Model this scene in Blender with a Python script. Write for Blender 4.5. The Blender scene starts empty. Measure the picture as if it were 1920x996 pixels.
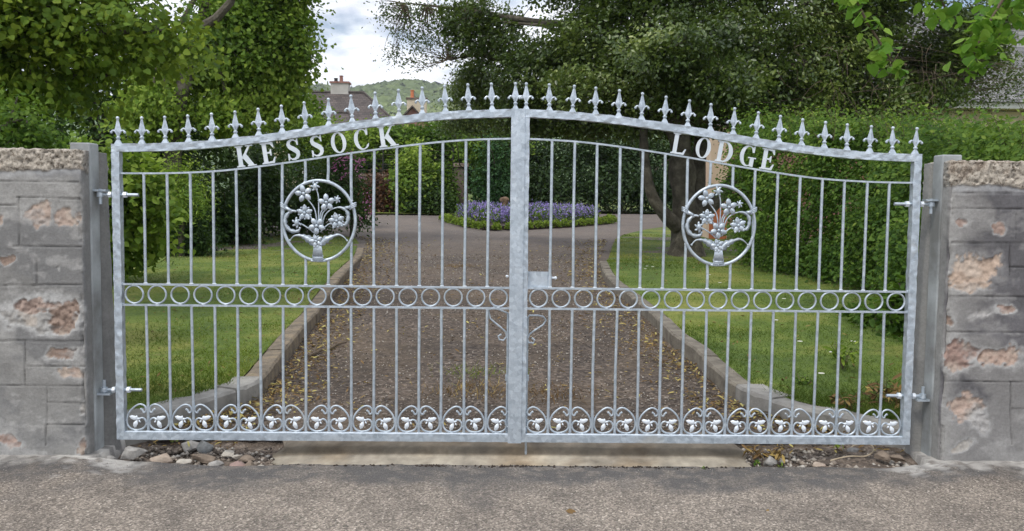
import bpy, math, random
import numpy as np
from mathutils import Vector, Matrix, noise as mnoise
random.seed(7); RNG=np.random.default_rng(11)
S=bpy.context.scene; COL=S.collection
PI=math.pi
# ------------------------------------------------------------------ camera geometry
CAM=np.array([-.1127,-4.444,1.3548]); FPX=1600.
def _rot(yaw=.0176,pitch=.0668,roll=.0116):
    cy,sy=math.cos(yaw),math.sin(yaw); cp,sp=math.cos(pitch),math.sin(pitch)
    f=np.array([sy*cp,cy*cp,-sp]); r=np.array([cy,-sy,0.]); u=np.cross(r,f)
    c,s=math.cos(roll),math.sin(roll)
    return c*r+s*u, -s*r+c*u, f
CR,CU,CF=_rot()
def Y(u,v,y=0.):                     # photo pixel -> point on the vertical plane at depth y
    d=CR*(u-960)/FPX+CU*(498-v)/FPX+CF
    return CAM+d*((y-CAM[1])/d[1])
def gz(y): return .056+.0375*y       # garden rises gently away from the gate
def G(u,v,dz=0):                     # photo pixel -> point on the garden ground
    d=CR*(u-960)/FPX+CU*(498-v)/FPX+CF
    t=(.056+dz-CAM[2]+.0375*CAM[1])/(d[2]-.0375*d[1]); return CAM+d*t
# ------------------------------------------------------------------ noise (numpy)
def _hash(ix,iy,iz):
    h=(ix*374761393+iy*668265263+iz*1274126177)&0xffffffff
    h=((h^(h>>13))*1274126177)&0xffffffff
    return ((h^(h>>16))&0xffff)/65535.
def vnoise(p):
    p=np.asarray(p,float); i=np.floor(p).astype(np.int64); f=p-i; f=f*f*(3-2*f)
    r=0
    for a in (0,1):
        for b in (0,1):
            for c in (0,1):
                w=(f[:,0] if a else 1-f[:,0])*(f[:,1] if b else 1-f[:,1])*(f[:,2] if c else 1-f[:,2])
                r=r+w*_hash(i[:,0]+a,i[:,1]+b,i[:,2]+c)
    return r
def fbm(p,s,o=4,seed=0):
    p=np.asarray(p,float)*s+seed*17.31; r=0; a=.5; t=0
    for _ in range(o):
        r=r+a*vnoise(p); t+=a; a*=.55; p=p*2.03+3.7
    return r/t
def sstep(a,b,x): t=np.clip((x-a)/(b-a),0,1); return t*t*(3-2*t)
# ------------------------------------------------------------------ materials
def new_mat(name):
    m=bpy.data.materials.new(name); m.use_nodes=True; nt=m.node_tree
    b=nt.nodes['Principled BSDF']; return m,nt,b
def node(nt,t,**k):
    n=nt.nodes.new(t)
    for a,v in k.items(): setattr(n,a,v)
    return n
def ramp(nt,fac,stops):
    r=node(nt,'ShaderNodeValToRGB'); e=r.color_ramp.elements
    while len(e)<len(stops): e.new(.5)
    for i,(p,c) in enumerate(stops): e[i].position=p; e[i].color=(*c,1)
    nt.links.new(fac,r.inputs[0]); return r.outputs[0]
def noise_tex(nt,scale,detail=4,rough=.6,kind='ShaderNodeTexNoise'):
    g=node(nt,'ShaderNodeNewGeometry'); t=node(nt,kind)
    nt.links.new(g.outputs['Position'],t.inputs['Vector']); t.inputs['Scale'].default_value=scale
    if kind=='ShaderNodeTexNoise': t.inputs['Detail'].default_value=detail; t.inputs['Roughness'].default_value=rough
    return t
def bump(nt,b,src,strength,dist=.01):
    n=node(nt,'ShaderNodeBump'); n.inputs['Strength'].default_value=strength; n.inputs['Distance'].default_value=dist
    nt.links.new(src,n.inputs['Height']); nt.links.new(n.outputs[0],b.inputs['Normal']); return n
def mix(nt,a,b,fac,mode='MIX'):
    n=node(nt,'ShaderNodeMix',data_type='RGBA',blend_type=mode)
    for s,i in ((fac,0),(a,6),(b,7)):
        if isinstance(s,(int,float)): n.inputs[i].default_value=s
        elif isinstance(s,tuple): n.inputs[i].default_value=(*s,1)
        else: nt.links.new(s,n.inputs[i])
    return n.outputs[2]
def noisy_mat(name,stops,scale=20,rough=.85,bs=.4,bscale=60,bd=.01,detail=5,metal=0.):
    m,nt,b=new_mat(name); t=noise_tex(nt,scale,detail)
    nt.links.new(ramp(nt,t.outputs['Fac'],stops),b.inputs['Base Color'])
    t2=noise_tex(nt,bscale,4); bump(nt,b,t2.outputs['Fac'],bs,bd)
    b.inputs['Roughness'].default_value=rough; b.inputs['Metallic'].default_value=metal
    return m
def galv():
    m,nt,b=new_mat('galvanised_steel')
    t=noise_tex(nt,13,7,.72); t2=noise_tex(nt,48,0,.5,'ShaderNodeTexVoronoi')
    t3=noise_tex(nt,2.3,5,.7)
    c=ramp(nt,t.outputs['Fac'],[(.3,(.42,.485,.545)),(.52,(.51,.58,.645)),(.75,(.65,.715,.775))])
    g=ramp(nt,t2.outputs['Color'],[(0,(.78,.79,.80)),(1,(1.15,1.14,1.13))])
    c=mix(nt,c,g,1.,'MULTIPLY')
    w=ramp(nt,t3.outputs['Fac'],[(.60,(0,0,0)),(.72,(1,1,1))])
    c=mix(nt,c,(.50,.49,.44),mix(nt,(0,0,0),(.55,.55,.55),w))
    nt.links.new(c,b.inputs['Base Color'])
    b.inputs['Metallic'].default_value=.55
    r=ramp(nt,t.outputs['Fac'],[(.3,(.5,.5,.5)),(.7,(.36,.36,.36))]); nt.links.new(r,b.inputs['Roughness'])
    t4=noise_tex(nt,55,3); bump(nt,b,t4.outputs['Fac'],.35,.004)
    return m
def leaf_mat(name,stops,trans=.3,rough=.6,spec=.18,tcol=(.25,.42,.04)):
    m,nt,b=new_mat(name); a=node(nt,'ShaderNodeAttribute',attribute_name='var')
    c=ramp(nt,a.outputs['Fac'],stops); nt.links.new(c,b.inputs['Base Color'])
    b.inputs['Roughness'].default_value=rough; b.inputs['Specular IOR Level'].default_value=spec
    tr=node(nt,'ShaderNodeBsdfTranslucent'); tc=mix(nt,c,tcol,.45); nt.links.new(tc,tr.inputs[0])
    mx=node(nt,'ShaderNodeMixShader'); mx.inputs[0].default_value=trans
    nt.links.new(b.outputs[0],mx.inputs[1]); nt.links.new(tr.outputs[0],mx.inputs[2])
    nt.links.new(mx.outputs[0],nt.nodes['Material Output'].inputs['Surface']); return m
def attr_mat(name,rough=.9,bs=.5,bscale=120,bd=.004,speck=.25,sscale=90):
    m,nt,b=new_mat(name); a=node(nt,'ShaderNodeAttribute',attribute_name='Col')
    t=noise_tex(nt,sscale,5,.7); g=ramp(nt,t.outputs['Fac'],[(.25,(1-speck,)*3),(.75,(1+speck,)*3)])
    nt.links.new(mix(nt,a.outputs['Color'],g,1.,'MULTIPLY'),b.inputs['Base Color'])
    t2=noise_tex(nt,bscale,5,.7); bump(nt,b,t2.outputs['Fac'],bs,bd); b.inputs['Roughness'].default_value=rough
    return m
M={}
M['galv']=galv()
M['wall']=attr_mat('rendered_masonry',.92,.6,110,.005,.18,70)
nt=M['wall'].node_tree; b=nt.nodes['Principled BSDF']; prev=b.inputs['Base Color'].links[0].from_socket
va=node(nt,'ShaderNodeAttribute',attribute_name='var'); tt_=noise_tex(nt,58,6,.75); cc_=ramp(nt,tt_.outputs['Fac'],[(.38,(.30,.25,.20)),(.47,(.85,.83,.80)),(.62,(1.25,1.22,1.18))])
nt.links.new(mix(nt,prev,mix(nt,prev,cc_,1.,'MULTIPLY'),va.outputs['Fac']),b.inputs['Base Color'])
bm=[n for n in nt.nodes if n.type=='BUMP'][0]; ad_=node(nt,'ShaderNodeMath',operation='MULTIPLY_ADD'); ad_.inputs[1].default_value=1.; nt.links.new(tt_.outputs['Fac'],ad_.inputs[0])
ml_=node(nt,'ShaderNodeMath',operation='MULTIPLY'); nt.links.new(tt_.outputs['Fac'],ml_.inputs[0]); nt.links.new(va.outputs['Fac'],ml_.inputs[1]); sc2=node(nt,'ShaderNodeMath',operation='MULTIPLY_ADD'); nt.links.new(ml_.outputs[0],sc2.inputs[0]); sc2.inputs[1].default_value=3.; nt.links.new(bm.inputs['Height'].links[0].from_socket,sc2.inputs[2]); nt.links.new(sc2.outputs[0],bm.inputs['Height'])
M['road']=None
M['kerb']=noisy_mat('kerb_concrete',[(.3,(.17,.165,.15)),(.5,(.26,.25,.23)),(.7,(.35,.34,.31))],7,.9,.5,60,.006)
M['kerbold2']=noisy_mat('weathered_brown_kerb',[(.3,(.09,.08,.065)),(.5,(.17,.15,.12)),(.7,(.25,.225,.18))],8,.95,.7,50,.01)
M['kerbold']=noisy_mat('old_mossy_kerb',[(.3,(.10,.085,.065)),(.5,(.20,.165,.12)),(.62,(.26,.205,.14)),(.75,(.16,.165,.08))],9,.95,.9,50,.012)
M['bark']=noisy_mat('tree_bark',[(.3,(.035,.03,.022)),(.5,(.085,.075,.055)),(.65,(.14,.125,.095)),(.8,(.10,.11,.06))],6,.95,1.,22,.03)
M['twig']=noisy_mat('brown_twig',[(.3,(.06,.045,.03)),(.7,(.16,.12,.08))],12,.9,.3,50)
M['stonewall']=noisy_mat('garden_wall_stone',[(.3,(.09,.065,.055)),(.5,(.15,.115,.10)),(.7,(.22,.17,.15))],3,.95,.6,14,.03)
M['coping']=noisy_mat('wall_coping_stone',[(.3,(.22,.17,.14)),(.7,(.36,.29,.24))],4,.95,.6,14,.03)
M['iron']=noisy_mat('dark_iron',[(.3,(.01,.01,.01)),(.7,(.03,.028,.025))],10,.7,.2,40)
M['chim']=noisy_mat('grey_chimney_render',[(.3,(.36,.34,.31)),(.7,(.50,.48,.45))],1.5,.9,.3,20)
M['cream']=noisy_mat('cream_render',[(.3,(.48,.40,.29)),(.7,(.60,.52,.39))],1.5,.9,.3,20)
M['peach']=noisy_mat('peach_render',[(.3,(.62,.45,.33)),(.7,(.78,.62,.48))],1.5,.9,.3,20)
M['brick']=noisy_mat('red_sandstone',[(.3,(.19,.09,.07)),(.5,(.28,.14,.11)),(.7,(.36,.23,.19))],2.2,.9,.5,10,.02)
M['terracotta']=noisy_mat('terracotta',[(.3,(.45,.13,.05)),(.7,(.6,.22,.1))],8,.8,.2,30)
M['pebble']=None
# ------------------------------------------------------------------ objects
WPOS={}
def tag(o,label=None,cat=None,group=None,kind=None):
    if label: o['label']=label
    if cat: o['category']=cat
    if group: o['group']=group
    if kind: o['kind']=kind
    return o
def put(name,data,parent=None,loc=None,rot=(0,0,0)):
    o=bpy.data.objects.new(name,data); COL.objects.link(o)
    pw=WPOS.get(parent.name,Vector((0,0,0))) if parent else Vector((0,0,0))
    if loc is None: loc=pw
    loc=Vector(loc); WPOS[o.name]=loc.copy(); o.parent=parent; o.location=loc-pw; o.rotation_euler=rot
    return o
def empty(name,loc,label,cat,group=None):
    return tag(put(name,None,None,loc),label,cat,group)
def smooth(me,on=True): me.polygons.foreach_set('use_smooth',[on]*len(me.polygons))
class MB:
    def __init__(s): s.v=[]; s.f=[]
    def add(s,v,f):
        n=len(s.v); s.v+= [tuple(map(float,p)) for p in v]; s.f+=[tuple(i+n for i in q) for q in f]; return s
    def box(s,a,b):
        (x0,y0,z0),(x1,y1,z1)=a,b
        return s.add([(x0,y0,z0),(x1,y0,z0),(x1,y1,z0),(x0,y1,z0),(x0,y0,z1),(x1,y0,z1),(x1,y1,z1),(x0,y1,z1)],
          [(0,3,2,1),(4,5,6,7),(0,1,5,4),(1,2,6,5),(2,3,7,6),(3,0,4,7)])
    def tube(s,pts,r,n=8,cap=True,flat=None):
        P=[Vector(p) for p in pts]; N=len(P); R=r if hasattr(r,'__len__') else [r]*N
        T=[(P[min(i+1,N-1)]-P[max(i-1,0)]).normalized() for i in range(N)]
        up=Vector((0,1,0)) if abs(T[0].y)<.9 else Vector((1,0,0)); base=len(s.v); a=(up-T[0]*up.dot(T[0])).normalized()
        V=[]
        for i in range(N):
            a=(a-T[i]*a.dot(T[i])).normalized(); b=T[i].cross(a); ra=R[i]*(flat or 1)
            for k in range(n):
                t=2*PI*k/n; V.append(P[i]+a*math.cos(t)*ra+b*math.sin(t)*R[i])
        F=[(i*n+k,i*n+(k+1)%n,(i+1)*n+(k+1)%n,(i+1)*n+k) for i in range(N-1) for k in range(n)]
        if cap: F+=[tuple(range(n))[::-1],tuple((N-1)*n+k for k in range(n))]
        return s.add(V,F)
    def ball(s,c,r,n=8,m=6,rot=None):
        rr=r if hasattr(r,'__len__') else (r,r,r); V=[];F=[]
        for j in range(m+1):
            ph=PI*j/m
            for k in range(n):
                t=2*PI*k/n; p=Vector((math.sin(ph)*math.cos(t)*rr[0],math.sin(ph)*math.sin(t)*rr[1],math.cos(ph)*rr[2]))
                if rot: p=rot@p
                V.append(p+Vector(c))
        F=[(j*n+k,(j+1)*n+k,(j+1)*n+(k+1)%n,j*n+(k+1)%n) for j in range(m) for k in range(n)]
        return s.add(V,F)
    def torus(s,c,R,r,n=40,m=8,axis='y',ry=None,flat=1.):
        pts=[]
        V=[];F=[]
        for i in range(n):
            t=2*PI*i/n; e=Vector((math.cos(t),0,math.sin(t)))
            if ry: ctr=Vector((math.cos(t)*R,0,math.sin(t)*ry)); nn=Vector((math.cos(t)*ry,0,math.sin(t)*R)).normalized()
            else: ctr=e*R; nn=e
            for k in range(m):
                q=2*PI*k/m; V.append(Vector(c)+ctr+nn*math.cos(q)*r+Vector((0,1,0))*math.sin(q)*r*flat)
        F=[(i*m+k,i*m+(k+1)%m,((i+1)%n)*m+(k+1)%m,((i+1)%n)*m+k) for i in range(n) for k in range(m)]
        return s.add(V,F)
    def prism(s,poly,y0,y1):          # poly in x,z
        n=len(poly); V=[(x,y0,z) for x,z in poly]+[(x,y1,z) for x,z in poly]
        return s.add(V,[tuple(range(n)),tuple(range(2*n-1,n-1,-1))]+[(i,i+n,(i+1)%n+n,(i+1)%n) for i in range(n)])
    def strip(s,L,R,y0,y1,closed=False):
        n=len(L); V=[]
        for (a,b) in zip(L,R): V+=[(a[0],y0,a[1]),(b[0],y0,b[1]),(b[0],y1,b[1]),(a[0],y1,a[1])]
        F=[]
        for i in range(n if closed else n-1):
            j=(i+1)%n
            for k in range(4): F.append((i*4+k,i*4+(k+1)%4,j*4+(k+1)%4,j*4+k))
        if not closed: F+=[(0,3,2,1),((n-1)*4,(n-1)*4+1,(n-1)*4+2,(n-1)*4+3)]
        return s.add(V,F)
    def lathe(s,c,prof,n=12,sy=1.):
        V=[];F=[]
        for r,z in prof:
            for k in range(n): t=2*PI*k/n+PI/n; V.append((c[0]+r*math.cos(t),c[1]+r*math.sin(t)*sy,c[2]+z))
        m=len(prof); F=[(j*n+k,j*n+(k+1)%n,(j+1)*n+(k+1)%n,(j+1)*n+k) for j in range(m-1) for k in range(n)]
        F+=[tuple(range(n))[::-1],tuple((m-1)*n+k for k in range(n))]
        return s.add(V,F)
    def mesh(s,name,mat,origin=(0,0,0),sm=False):
        me=bpy.data.meshes.new(name); o=Vector(origin)
        me.from_pydata([Vector(p)-o for p in s.v],[],s.f); me.materials.append(mat)
        if sm: smooth(me)
        me.update(); return me
    def build(s,name,mat,parent=None,sm=False,origin=None):
        if origin is None: origin=WPOS[parent.name] if parent else (0,0,0)
        me=s.mesh(name,mat,origin,sm); o=put(name,me,parent,origin)
        if sm:
            try: me.set_sharp_from_angle(angle=math.radians(40))
            except Exception: pass
        return o
def np_mesh(name,V,k,F,mat,parent=None,origin=None,attr=None,col=None,sm=False):
    """V (n,3); F (m,k) uniform polygons"""
    if origin is None: origin=WPOS[parent.name] if parent else Vector((0,0,0))
    V=np.asarray(V,np.float32)-np.array(origin,np.float32); F=np.asarray(F,np.int32)
    me=bpy.data.meshes.new(name); me.vertices.add(len(V)); me.vertices.foreach_set('co',V.ravel())
    me.loops.add(F.size); me.loops.foreach_set('vertex_index',F.ravel()); me.polygons.add(len(F))
    me.polygons.foreach_set('loop_start',np.arange(0,F.size,k,dtype=np.int32))
    try: me.polygons.foreach_set('loop_total',np.full(len(F),k,np.int32))
    except Exception: pass
    me.update(calc_edges=True)
    if attr is not None:
        a=me.attributes.new('var','FLOAT','POINT'); a.data.foreach_set('value',np.asarray(attr,np.float32))
    if col is not None:
        a=me.attributes.new('Col','FLOAT_COLOR','POINT'); c=np.ones((len(V),4),np.float32); c[:,:3]=col; a.data.foreach_set('color',c.ravel())
    me.materials.append(mat)
    if sm: smooth(me)
    return put(name,me,parent,origin)
def grid_faces(nu,nv,wrap=False):
    i=np.arange(nv-1)[:,None]; j=np.arange(nu if wrap else nu-1)[None,:]; j2=(j+1)%nu
    return np.stack([i*nu+j,i*nu+j2,(i+1)*nu+j2,(i+1)*nu+j],-1).reshape(-1,4)
# ------------------------------------------------------------------ foliage
TEMPL={
 'oval':[(0,0,0),(-.26,.3,.07),(-.24,.68,.08),(0,1,0),(.24,.68,.08),(.26,.3,.07)],
 'lime':[(0,.04,0),(-.36,.03,.05),(-.5,.38,.09),(0,.45,0),(-.3,.78,.05),(0,1.05,-.08),(.36,.03,.05),(.5,.38,.09),(.3,.78,.05)],
 'long':[(0,0,0),(-.13,.3,.05),(-.12,.7,.04),(0,1,-.04),(.12,.7,.04),(.13,.3,.05)],
 'lobed':[(0,.1,0),(-.42,.0,.04),(-.6,.42,.1),(0,1.05,-.04),(.6,.42,.1),(.42,.0,.04)],
}
def leaves_arr(C,size,kind,up=.8,droop=.2,rng=RNG,out=None):
    n=len(C); T=np.array(TEMPL[kind]); size=np.broadcast_to(size,(n,))
    nn=rng.normal(size=(n,3))*(.75 if out is None else .5); nn[:,2]=np.abs(nn[:,2])*.6+up
    if out is not None: nn+=out
    nn/=np.linalg.norm(nn,axis=1,keepdims=True)
    a=rng.normal(size=(n,3)); a[:,2]-=droop*2; a-=nn*(a*nn).sum(1,keepdims=True); a/=np.linalg.norm(a,axis=1,keepdims=True)
    c=np.cross(nn,a)
    V=C[:,None,:]+size[:,None,None]*(T[None,:,0:1]*c[:,None,:]+T[None,:,1:2]*a[:,None,:]+T[None,:,2:3]*nn[:,None,:])
    k=len(T); b=np.arange(n)[:,None]*k
    F=np.concatenate([b+np.array(q) for q in (([0,1,2,3],[3,2,4,5],[0,3,7,6],[3,5,8,7]) if k==9 else ([0,1,2,3],[0,3,4,5]))])
    return V.reshape(-1,3),F,k
def add_leaves(name,C,size,kind,mat,parent,var,up=.8,droop=.2,out=None,extra=None):
    C=np.asarray(C); V,F,k=leaves_arr(C,size,kind,up,droop,out=out)
    o=np_mesh(name,V,4,F,mat,parent,attr=np.repeat(var,k)); return o
def blob(u,v,y,ru,rv,ry=None):       # ellipsoid in world metres at photo position u,v and depth y
    c=Y(u,v,y); s=(y-CAM[1])/FPX
    return (*c,ru*s,(ry if ry else (ru+rv)*.5*s),rv*s)
def crown_pts(blobs,ncl,per,spread,flat=.5,shell=.45,rng=RNG):
    B=np.array(blobs); w=(B[:,3]*B[:,4]*B[:,5])**(.67); w/=w.sum()
    idx=rng.choice(len(B),ncl,p=w); d=rng.normal(size=(ncl,3)); d/=np.linalg.norm(d,axis=1,keepdims=True)
    r=rng.random(ncl)**shell*(.85+.3*rng.random(ncl))
    C=B[idx,:3]+d*r[:,None]*B[idx,3:6]
    cv=fbm(C,.9,2,3)
    P=C[:,None,:]+rng.normal(size=(ncl,per,3))*np.array([spread,spread,spread*flat])
    var=np.clip(cv[:,None]*.55+.38*rng.random((ncl,1))+.3*rng.random((ncl,per))-.12,0,1)
    P[:,:,2]-=np.hypot(P[:,:,0]-C[:,None,0],P[:,:,1]-C[:,None,1])*.35
    return P.reshape(-1,3),var.ravel(),C
def limb(mb,a,b,r0,r1,wig=.12,n=7,sag=0.,rng=random):
    a,b=Vector(a),Vector(b); L=(b-a).length; pts=[];R=[]
    o=Vector((rng.uniform(-1,1),rng.uniform(-1,1),rng.uniform(-1,1)))*L*wig
    for i in range(n+1):
        t=i/n; p=a.lerp(b,t)+o*math.sin(PI*t)+Vector((rng.uniform(-1,1),rng.uniform(-1,1),rng.uniform(-1,1)))*L*.012*(0<i<n)
        p.z+=sag*math.sin(PI*t); pts.append(p); R.append(r0+(r1-r0)*t)
    mb.tube(pts,R,7); return pts
def tree(name,label,base,trunk_pts,r0,r1,blobs,ncl,per,spread,size,kind,mat,cat='tree',group=None,up=.8,droop=.2,flat=.5,shell=.45,nl=None,ntw=60,bark='bark',fname='crown'):
    t=empty(name,base,label,cat,group)
    mb=MB()
    if trunk_pts:
        N=len(trunk_pts); pp=[];
        for i in range(N-1):
            for k in range(4): pp.append(Vector(trunk_pts[i]).lerp(Vector(trunk_pts[i+1]),k/4))
        pp.append(Vector(trunk_pts[-1])); n=len(pp)
        R=[(r0+(r1-r0)*i/(n-1))*(1+.45*math.exp(-i/1.5)) for i in range(n)]
        V0=len(mb.v); mb.tube(pp,R,14)
        for i in range(V0,len(mb.v)):
            v=Vector(mb.v[i]); d=mnoise.noise(v*2.2)*r0*.35+mnoise.noise(v*7)*r0*.12
            c=min(pp,key=lambda q:(q-v).length); e=(v-c); e=e.normalized() if e.length>1e-6 else Vector((0,0,0)); mb.v[i]=tuple(v+e*d)
        mb.build('trunk',M[bark],t,sm=True)
    P,var,C=crown_pts(blobs,ncl,per,spread,flat,shell)
    ctr=np.array(blobs)[:,:3].mean(0); oo=RNG.normal(size=(len(C),3))*.75; oo[:,2]*=.5
    dd=C-ctr; dd/=np.linalg.norm(dd,axis=1,keepdims=True)+1e-6; oo+=dd*.45; oo=np.repeat(oo,per,0)
    keep=P[:,2]>gz(P[:,1])+.02; P=P[keep]; var=var[keep]; oo=oo[keep]
    sz=size*(.65+.6*RNG.random(len(P)))
    add_leaves(fname,P,sz,kind,mat,t,var,up,droop,out=oo)
    lb=MB(); top=trunk_pts[-1] if trunk_pts else base
    for b in blobs[:nl or len(blobs)]:
        src=random.choice(trunk_pts[-3:]) if trunk_pts else base
        limb(lb,src,b[:3],max(r1*.5,.02),.015,.1)
    for i in range(ntw):
        c=Vector(C[random.randrange(len(C))]); b=min(blobs,key=lambda q:(Vector(q[:3])-c).length)
        limb(lb,b[:3],c,.012 if r1<.1 else .02,.004,.15,5)
    if lb.v: lb.build('limbs',M[bark],t,sm=True)
    return t
LM={
 'lime':leaf_mat('lime_leaf',[(.15,(.035,.075,.012)),(.45,(.12,.205,.026)),(.72,(.26,.35,.048)),(.93,(.46,.52,.10))],.38,tcol=(.4,.5,.05)),
 'sycamore':leaf_mat('sycamore_leaf',[(.12,(.05,.11,.02)),(.4,(.15,.25,.036)),(.75,(.31,.41,.065))],.36),
 'lime2':leaf_mat('young_lime_leaf',[(.2,(.06,.16,.02)),(.6,(.13,.27,.035)),(.95,(.28,.42,.07))],.4,tcol=(.3,.55,.05)),
 'dark':leaf_mat('dark_shrub_leaf',[(.2,(.018,.04,.012)),(.5,(.035,.075,.02)),(.85,(.075,.13,.03))],.2),
 'holly':leaf_mat('holly_leaf',[(.15,(.020,.042,.010)),(.45,(.062,.105,.022)),(.72,(.145,.20,.045)),(.94,(.32,.37,.11))],.24,.36,.5,tcol=(.28,.40,.05)),
 'hedge':leaf_mat('hedge_leaf',[(.15,(.028,.07,.011)),(.45,(.07,.142,.02)),(.8,(.15,.24,.035)),(.96,(.25,.33,.06))],.34),
 'laurel':leaf_mat('laurel_leaf',[(.2,(.012,.03,.01)),(.5,(.03,.06,.02)),(.9,(.07,.12,.04))],.12),
 'fir':leaf_mat('conifer_leaf',[(.2,(.03,.08,.03)),(.8,(.06,.15,.05))],.2),
 'rust':leaf_mat('rusty_leaf',[(.2,(.06,.03,.018)),(.6,(.15,.08,.045)),(.9,(.22,.14,.08))],.15,tcol=(.3,.15,.05)),
 'grass':leaf_mat('grass_blade',[(.1,(.055,.10,.012)),(.45,(.11,.18,.02)),(.72,(.20,.255,.035)),(.95,(.34,.33,.10))],.28,tcol=(.3,.36,.05)),
 'litter':leaf_mat('fallen_leaf',[(.1,(.08,.045,.02)),(.45,(.22,.14,.06)),(.75,(.38,.28,.09)),(.95,(.5,.45,.16))],.1,.8,.2,(.4,.3,.1)),
 'petal':leaf_mat('violet_petal',[(.2,(.20,.15,.42)),(.6,(.34,.27,.62)),(.95,(.55,.50,.80))],.2,.7,.2,(.4,.3,.7)),
 'pink':leaf_mat('pink_petal',[(.2,(.40,.12,.28)),(.8,(.65,.28,.48))],.2,.7,.2,(.6,.2,.4)),
 'box':leaf_mat('box_edging_leaf',[(.2,(.06,.12,.015)),(.6,(.18,.27,.03)),(.9,(.30,.38,.06))],.25),
 'daisy':leaf_mat('daisy_petal',[(0,(.7,.7,.62)),(1,(.8,.8,.75))],.1,.7,.2,(.8,.8,.7)),
}
# ================================================================== GATE
ZB=.12
TOPX=[0,.27,.39,.63,.87,1.1,1.23,1.35,1.47,1.6,1.715,1.83,1.96,2.1]
TOPZ=[1.868,1.8575,1.8495,1.824,1.791,1.7545,1.7335,1.7155,1.7,1.687,1.6765,1.669,1.664,1.662]
ARX=[0,.27,.38,.515,.63,.867,1.105,1.348,1.5,1.6,1.83,2.06]
ARZ=[1.722,1.712,1.702,1.687,1.671,1.637,1.597,1.560,1.540,1.530,1.519,1.517]
def sm_interp(x,X,Z):
    xs=[x+k*.03 for k in (-3,-2,-1,0,1,2,3)]; xs=[min(max(abs(q),0),X[-1]) for q in xs]
    return float(np.mean(np.interp(xs,X,Z)))
topz=lambda x: sm_interp(abs(x),TOPX,TOPZ)
arz=lambda x: sm_interp(abs(x),ARX,ARZ)
def hammer(mb,path,w,y0,y1,amp=.003,per=24.,seed=0.):
    """square bar swept along path in the x-z plane, faces dented like hammered steel"""
    P=[Vector((p[0],0,p[1])) for p in path]; L=[0]
    for a,b in zip(P,P[1:]): L.append(L[-1]+(b-a).length)
    n=max(2,int(L[-1]/.008)); V=[]
    K=4; prof=[]
    for i in range(n+1):
        t=L[-1]*i/n; j=max(k for k in range(len(L)) if L[k]<=t+1e-9); j=min(j,len(P)-2)
        p=P[j].lerp(P[j+1],(t-L[j])/(L[j+1]-L[j])); T=(P[j+1]-P[j]).normalized(); Nn=Vector((-T.z,0,T.x))
        for (s,y) in ((-1,y0),(-.45,y0),(.45,y0),(1,y0),(1,(y0+y1)/2),(1,y1),(-1,y1),(-1,(y0+y1)/2)):
            d=mnoise.noise(Vector((t*per,s*1.3+seed,y*60)))*amp
            q=p+Nn*(s*w/2+ (d if s>0 else -d)*(1 if abs(s)==1 else 0)); q.y=y+mnoise.noise(Vector((t*per*1.2+7,s*2.,seed)))*amp*(1 if y==y0 else 0)
            V.append(q)
    F=[(i*8+k,i*8+(k+1)%8,(i+1)*8+(k+1)%8,(i+1)*8+k) for i in range(n) for k in range(8)]
    F+=[tuple(range(8))[::-1],tuple(n*8+k for k in range(8))]
    mb.add(V,F)
m,nt,b=new_mat('bright_zinc'); b.inputs['Base Color'].default_value=(.74,.80,.86,1); b.inputs['Roughness'].default_value=.4; b.inputs['Metallic'].default_value=.15
t_=noise_tex(nt,60,3); bump(nt,b,t_.outputs['Fac'],.25,.002); M['white_leaf']=m
# --- shared small meshes
def weld(me,n0,n1=None):
    me.materials.append(M['white_leaf'])
    for p in me.polygons[n0:n1]: p.material_index=1
    return me
def ring_mesh():
    mb=MB(); mb.torus((0,0,0),.046,.0048,44,8,flat=1.6)
    n0=len(mb.f)
    mb.ball((0,0,-.0505),(.012,.0075,.0045),8,5); mb.ball((.001,0,.0505),(.006,.005,.003),6,4)
    return weld(mb.mesh('ring',M['galv'],sm=True),n0)
def finial_mesh():
    k=.000418; mb=MB()
    mb.add([(sx*46*k,sy*26*k,-8*k) for sx,sy in ((-1,-1),(1,-1),(1,1),(-1,1))]+[(sx*17*k,sy*15*k,50*k) for sx,sy in ((-1,-1),(1,-1),(1,1),(-1,1))],
      [(0,3,2,1),(4,5,6,7),(0,1,5,4),(1,2,6,5),(2,3,7,6),(3,0,4,7)])
    mb.lathe((0,0,0),[(16*k,48*k),(20*k,62*k),(27*k,70*k),(28*k,78*k),(20*k,86*k),(15*k,92*k),(14*k,104*k)],12)
    # four-ridged spear blade
    prof=[(13,98,10),(20,118,11),(34,138,13),(45,150,14),(40,168,13),(30,205,11),(20,250,9),(12,288,8),(9,302,8)]
    V=[]; 
    for w,z,d in prof:
        w*=1.1; V+=[(-w*k,0,z*k),(-w*.3*k,-d*.55*k,z*k),(0,-d*1.2*k,z*k),(w*.3*k,-d*.55*k,z*k),(w*k,0,z*k),(w*.3*k,d*.55*k,z*k),(0,d*1.2*k,z*k),(-w*.3*k,d*.55*k,z*k)]
    n=len(prof); F=[(i*8+q,i*8+(q+1)%8,(i+1)*8+(q+1)%8,(i+1)*8+q) for i in range(n-1) for q in range(8)]
    mb.add(V,F); mb.ball((0,0,316*k),21*k,10,8); mb.lathe((0,0,0),[(12*k,292*k),(15*k,298*k),(12*k,304*k)],8)
    for s in (-1,1):
        mb.tube([(s*x*k,0,z*k) for x,z in ((12,104),(22,132),(40,158),(58,166),(72,158),(80,145))],[.0035,.0042,.0048,.005,.005,.005],8)
        mb.ball((s*80*k,0,143*k),.0072,8,6)
    return mb.mesh('finial',M['galv'],sm=False)
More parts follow.
